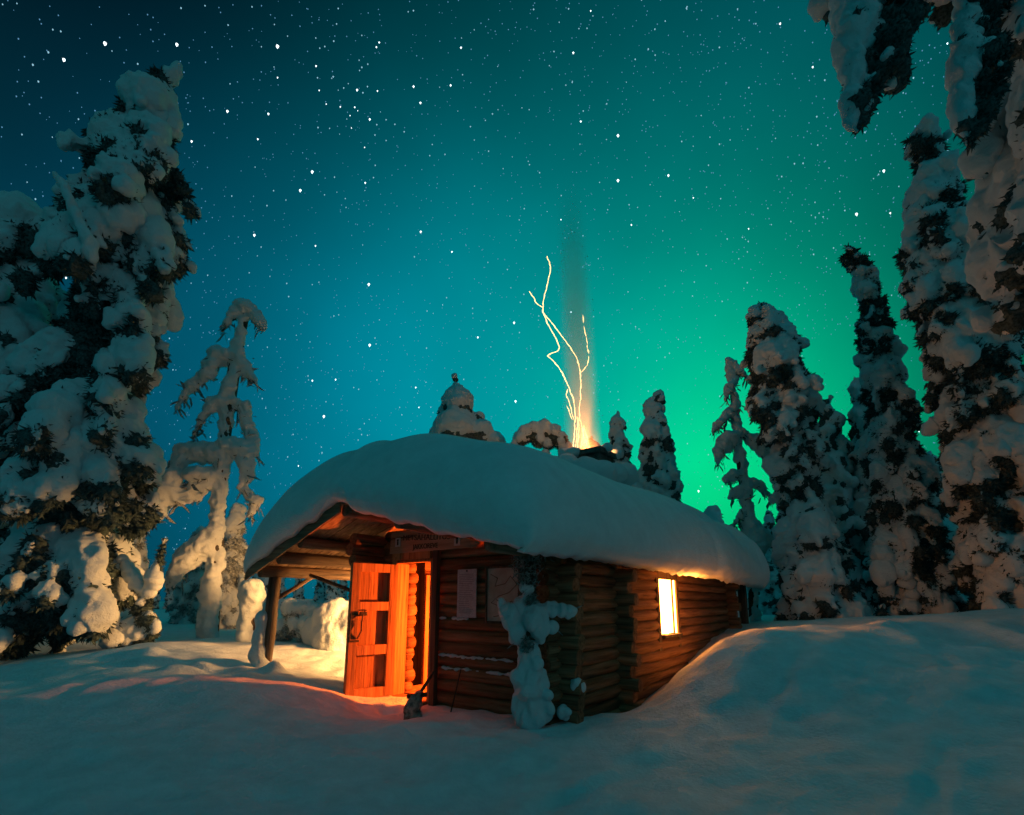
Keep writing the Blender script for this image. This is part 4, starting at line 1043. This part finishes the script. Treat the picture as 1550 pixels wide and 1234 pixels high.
mid = [(13.2, 21, 0, .8), (12.0, 23, 1, .7), (15.5, 22.5, 2, 1), (17.5, 20, 3, .8), (13.5, 17.2, 2, .85), (19, 24, 1, .9), (11.2, 19, 2, .8), (13.0, 15.8, 2, .7), (18.5, 17.5, 1, .9), (21, 21, 3, .9), (10.2, 26, 0, .75), (15, 27, 1, .9), (22, 27, 0, 1), (9.2, 22, 2, .6), (8.6, 27, 2, .8)]
forest(mid, "misty snow-laden spruce in the crowd behind the tall right-hand trees", "spruces crowded behind the right-hand trees")
far = []
for i in range(46):
    a = -62 + 60 * (i + .5) / 46 + rr.uniform(-.6, .6); d = rr.uniform(38, 62)
    far.append((d * math.sin(math.radians(a)), d * math.cos(math.radians(a)), rr.randrange(4), rr.uniform(.42, .72)))
forest(far, "small dark spruce in the far tree line left of the cabin", "far tree line left of the cabin")
far = []
for i in range(26):
    a = 18 + 40 * (i + .5) / 26 + rr.uniform(-.6, .6); d = rr.uniform(34, 60)
    far.append((d * math.sin(math.radians(a)), d * math.cos(math.radians(a)), rr.randrange(4), rr.uniform(.6, .95)))
forest(far, "small pale spruce in the far tree line right of the cabin", "far tree line right of the cabin")

# ------------------------------------------------------------------ stars: tiny glowing bodies very far away
def stars():
    r = np.random.default_rng(99); D = []; S = []; Mi = []
    octa = np.array([(1, 0, 0), (-1, 0, 0), (0, 1, 0), (0, -1, 0), (0, 0, 1), (0, 0, -1)], float)
    of = np.array([(0, 2, 4), (2, 1, 4), (1, 3, 4), (3, 0, 4), (2, 0, 5), (1, 2, 5), (3, 1, 5), (0, 3, 5)])
    def add(d, s, m): D.append(d / np.linalg.norm(d)); S.append(s); Mi.append(m)
    band = np.array([-.35, .72, -.25]); band /= np.linalg.norm(band)
    n = 0
    while n < 28000:
        d = r.normal(size=3); d /= np.linalg.norm(d)
        if d[2] < -.02: continue
        if r.random() > .45 + .55 * math.exp(-(d @ band) ** 2 / .06): continue
        n += 1; q = r.random()
        if q < .88: add(d, r.uniform(1.0, 2.2), 0)
        elif q < .991: add(d, r.uniform(1.7, 2.9), 1)
        else: add(d, r.uniform(2.4, 3.5), 2)
    for d in ((-0.558, 0.500, 0.662), (-0.410, 0.593, 0.693), (-0.317, 0.672, 0.669), (-0.159, 0.758, 0.632), (-0.363, 0.844, 0.394), (-0.328, 0.558, 0.762), (-0.349, 0.874, 0.337), (-0.221, 0.642, 0.735), (0.109, 0.656, 0.747), (0.176, 0.706, 0.686), (-0.065, 0.867, 0.493), (0.007, 0.922, 0.387), (0.351, 0.914, 0.204), (-0.662, 0.573, 0.483), (0.528, 0.601, 0.600), (-0.233, 0.613, 0.755), (-0.150, 0.620, 0.770), (-0.094, 0.623, 0.776), (-0.142, 0.636, 0.759), (-0.360, 0.609, 0.707), (-0.255, 0.793, 0.554), (0.254, 0.689, 0.679), (0.169, 0.664, 0.729), (0.091, 0.594, 0.799), (-0.263, 0.845, 0.465), (-0.339, 0.684, 0.646), (0.004, 0.856, 0.517), (-0.462, 0.602, 0.651), (-0.515, 0.504, 0.693), (-0.444, 0.528, 0.724), (-0.415, 0.702, 0.579), (0.514, 0.644, 0.567)):
        add(np.array(d), r.uniform(3.4, 5.8), 2)
    # a little cluster
    c0 = np.array((-0.252, 0.608, 0.753))
    for i in range(34): add(c0 + r.normal(size=3) * .035, r.uniform(1.6, 3.0), 1 if i % 3 else 2)
    V, F, MI = [], [], []
    down = np.array([.25, 0, -1.0])
    for i, (d, s, m) in enumerate(zip(D, S, Mi)):
        o = octa * s
        o[5] *= 1.9
        V.append(d * 2400 + o); F.append(of + 6 * i); MI += [m] * 8
    me = arr_mesh("stars", np.concatenate(V), np.concatenate(F))
    for m in (M_STAR_A, M_STAR_B, M_STAR_C): me.materials.append(m)
    me.polygons.foreach_set("material_index", np.array(MI, dtype=np.int32))
    return me
tag(link_mesh("stars", stars()), "countless white and blue stars scattered over the night sky", "stars", kind='stuff')

# ------------------------------------------------------------------ smoke and embers above the chimney
def ember_stream(paths, label, thick=.016, gap=0.0, seed=0):
    r = random.Random(seed); m = MB()
    for P in paths:
        for a, b in zip(P[:-1], P[1:]):
            a, b = Vector(a), Vector(b); L = (b - a).length; n = max(1, int(L / .05)); fr = frame_of(b - a)
            for k in range(n):
                if r.random() < gap: continue
                c = a.lerp(b, (k + .5) / n) + Vector((r.gauss(0, .006), r.gauss(0, .01), 0))
                h = .5 * L / n * 2.4; w = thick * r.uniform(.6, 1.2)
                X, Y, Z = (Vector(q) for q in fr)
                vs = [m.bm.verts.new(c + q) for q in (Z * h, -Z * h, X * w, Y * w, -X * w, -Y * w)]
                for i in range(4):
                    m.bm.faces.new([vs[0], vs[2 + i], vs[2 + (i + 1) % 4]]); m.bm.faces.new([vs[1], vs[2 + (i + 1) % 4], vs[2 + i]])
    o = m.build("ember_stream", M_EMBER)
    tag(o, label, "embers", "streams of embers rising from the chimney", 'stuff')
TR = {'A': [(1.649, 12.0, 5.031), (1.689, 12.0, 5.54), (1.731, 12.0, 6.114), (1.774, 12.0, 6.698), (1.769, 12.0, 7.113), (1.685, 12.0, 7.534), (1.497, 12.0, 7.868), (1.279, 12.0, 8.206), (1.086, 12.0, 8.485), (0.919, 12.0, 8.703), (0.819, 12.0, 8.891), (0.858, 12.0, 9.271), (0.962, 12.0, 9.72), (1.037, 12.0, 10.109), (1.0, 12.0, 10.371), (0.944, 12.0, 10.516)], 'A2': [(0.82, 12.0, 8.986), (0.667, 12.0, 9.094), (0.583, 12.0, 9.271), (0.469, 12.0, 9.45)], 'B': [(1.541, 12.0, 5.031), (1.581, 12.0, 5.54), (1.619, 12.0, 5.998), (1.573, 12.0, 6.346), (1.445, 12.0, 6.757), (1.233, 12.0, 7.233), (0.987, 12.0, 7.534), (0.949, 12.0, 7.607), (1.214, 12.0, 7.746), (1.218, 12.0, 7.929), (1.027, 12.0, 8.329), (0.89, 12.0, 8.641), (0.819, 12.0, 8.891)], 'C': [(1.577, 12.0, 5.825), (1.462, 12.0, 6.288), (1.401, 12.0, 6.522), (1.442, 12.0, 6.639)], 'D': [(1.803, 12.0, 7.125), (1.971, 12.0, 7.353), (1.989, 12.0, 7.777), (1.939, 12.0, 8.206), (1.874, 12.0, 8.703)], 'E': [(1.534, 12.0, 5.854), (1.404, 12.0, 6.172)], 'F': [(1.73, 12.0, 5.059), (1.78, 12.0, 5.313), (1.817, 12.0, 5.654)], 'G': [(1.997, 12.0, 5.003), (1.899, 12.0, 5.313), (1.842, 12.0, 5.596)], 'H': [(1.595, 12.0, 5.031), (1.651, 12.0, 5.54), (1.671, 12.0, 5.883)], 'I': [(1.944, 12.0, 5.02), (1.82, 12.0, 5.369), (1.751, 12.0, 5.825)]}
def smooth_path(P, n=4):
    P = [Vector(p) for p in P]; out = []
    for i in range(len(P) - 1):
        p0, p1, p2, p3 = P[max(0, i - 1)], P[i], P[i + 1], P[min(len(P) - 1, i + 2)]
        for k in range(n):
            t = k / n
            out.append(.5 * ((2 * p1) + (p2 - p0) * t + (2 * p0 - 5 * p1 + 4 * p2 - p3) * t * t + (3 * p1 - p0 - 3 * p2 + p3) * t ** 3))
    return out + [P[-1]]
ember_stream([smooth_path(TR['A']), smooth_path(TR['A2'])], "longest bright ember stream curving up to the highest tip", .010)
ember_stream([smooth_path(TR['B'])], "ember stream with a sharp zigzag left of the longest one", .011)
ember_stream([smooth_path(TR['C']), smooth_path(TR['E'])], "short looping ember stream low on the left", .008)
ember_stream([smooth_path(TR['D'])], "faint broken dotted ember stream on the right", .009, .45)
ember_stream([smooth_path(TR['F']), smooth_path(TR['G']), smooth_path(TR['H']), smooth_path(TR['I'])], "fan of short ember streaks at the chimney mouth", .009)

def smoke():
    m = bpy.data.materials.new("smoke"); m.use_nodes = True; nt = m.node_tree; nt.nodes.clear()
    o = nt.nodes.new("ShaderNodeOutputMaterial"); v = nt.nodes.new("ShaderNodeVolumePrincipled")
    v.inputs["Color"].default_value = (.85, .55, .38, 1); v.inputs["Anisotropy"].default_value = 0.0
    tc = nt.nodes.new("ShaderNodeTexCoord"); sp_ = nt.nodes.new("ShaderNodeSeparateXYZ"); nt.links.new(tc.outputs["Object"], sp_.inputs[0])
    # density: soft towards the flank and thinning with height
    xy = nt.nodes.new("ShaderNodeCombineXYZ"); nt.links.new(sp_.outputs[0], xy.inputs[0]); nt.links.new(sp_.outputs[1], xy.inputs[1])
    ln = nt.nodes.new("ShaderNodeVectorMath"); ln.operation = 'LENGTH'; nt.links.new(xy.outputs[0], ln.inputs[0])
    rd = nt.nodes.new("ShaderNodeMapRange"); rd.interpolation_type = 'SMOOTHSTEP'
    rd.inputs["From Min"].default_value = .12; rd.inputs["From Max"].default_value = .52; rd.inputs["To Min"].default_value = 1; rd.inputs["To Max"].default_value = 0
    nt.links.new(ln.outputs["Value"], rd.inputs["Value"])
    hr = nt.nodes.new("ShaderNodeMapRange"); hr.interpolation_type = 'SMOOTHSTEP'
    hr.inputs["From Min"].default_value = 3.0; hr.inputs["From Max"].default_value = 8.6; hr.inputs["To Min"].default_value = 1; hr.inputs["To Max"].default_value = 0
    nt.links.new(sp_.outputs[2], hr.inputs["Value"])
    a = nt.nodes.new("ShaderNodeMath"); a.operation = 'MULTIPLY'; nt.links.new(rd.outputs[0], a.inputs[0]); nt.links.new(hr.outputs[0], a.inputs[1])
    b_ = nt.nodes.new("ShaderNodeMath"); b_.operation = 'MULTIPLY'; nt.links.new(a.outputs[0], b_.inputs[0]); b_.inputs[1].default_value = .75
    nt.links.new(b_.outputs[0], v.inputs["Density"])
    nt.links.new(v.outputs[0], o.inputs["Volume"])
    me = tube_mesh("smoke", [(0, 0, z) for z in (0, 2, 4, 6, 8.6)], [.50, .53, .53, .53, .54], 24)
    ob = link_mesh("smoke", me, m)
    ob.location = cab(CX - .20, CY, CZ + .02); ob.rotation_euler = (0, math.radians(-1.3), 0)
    tag(ob, "faint tall column of fire-lit smoke rising from the chimney", "smoke", kind='stuff')
smoke()
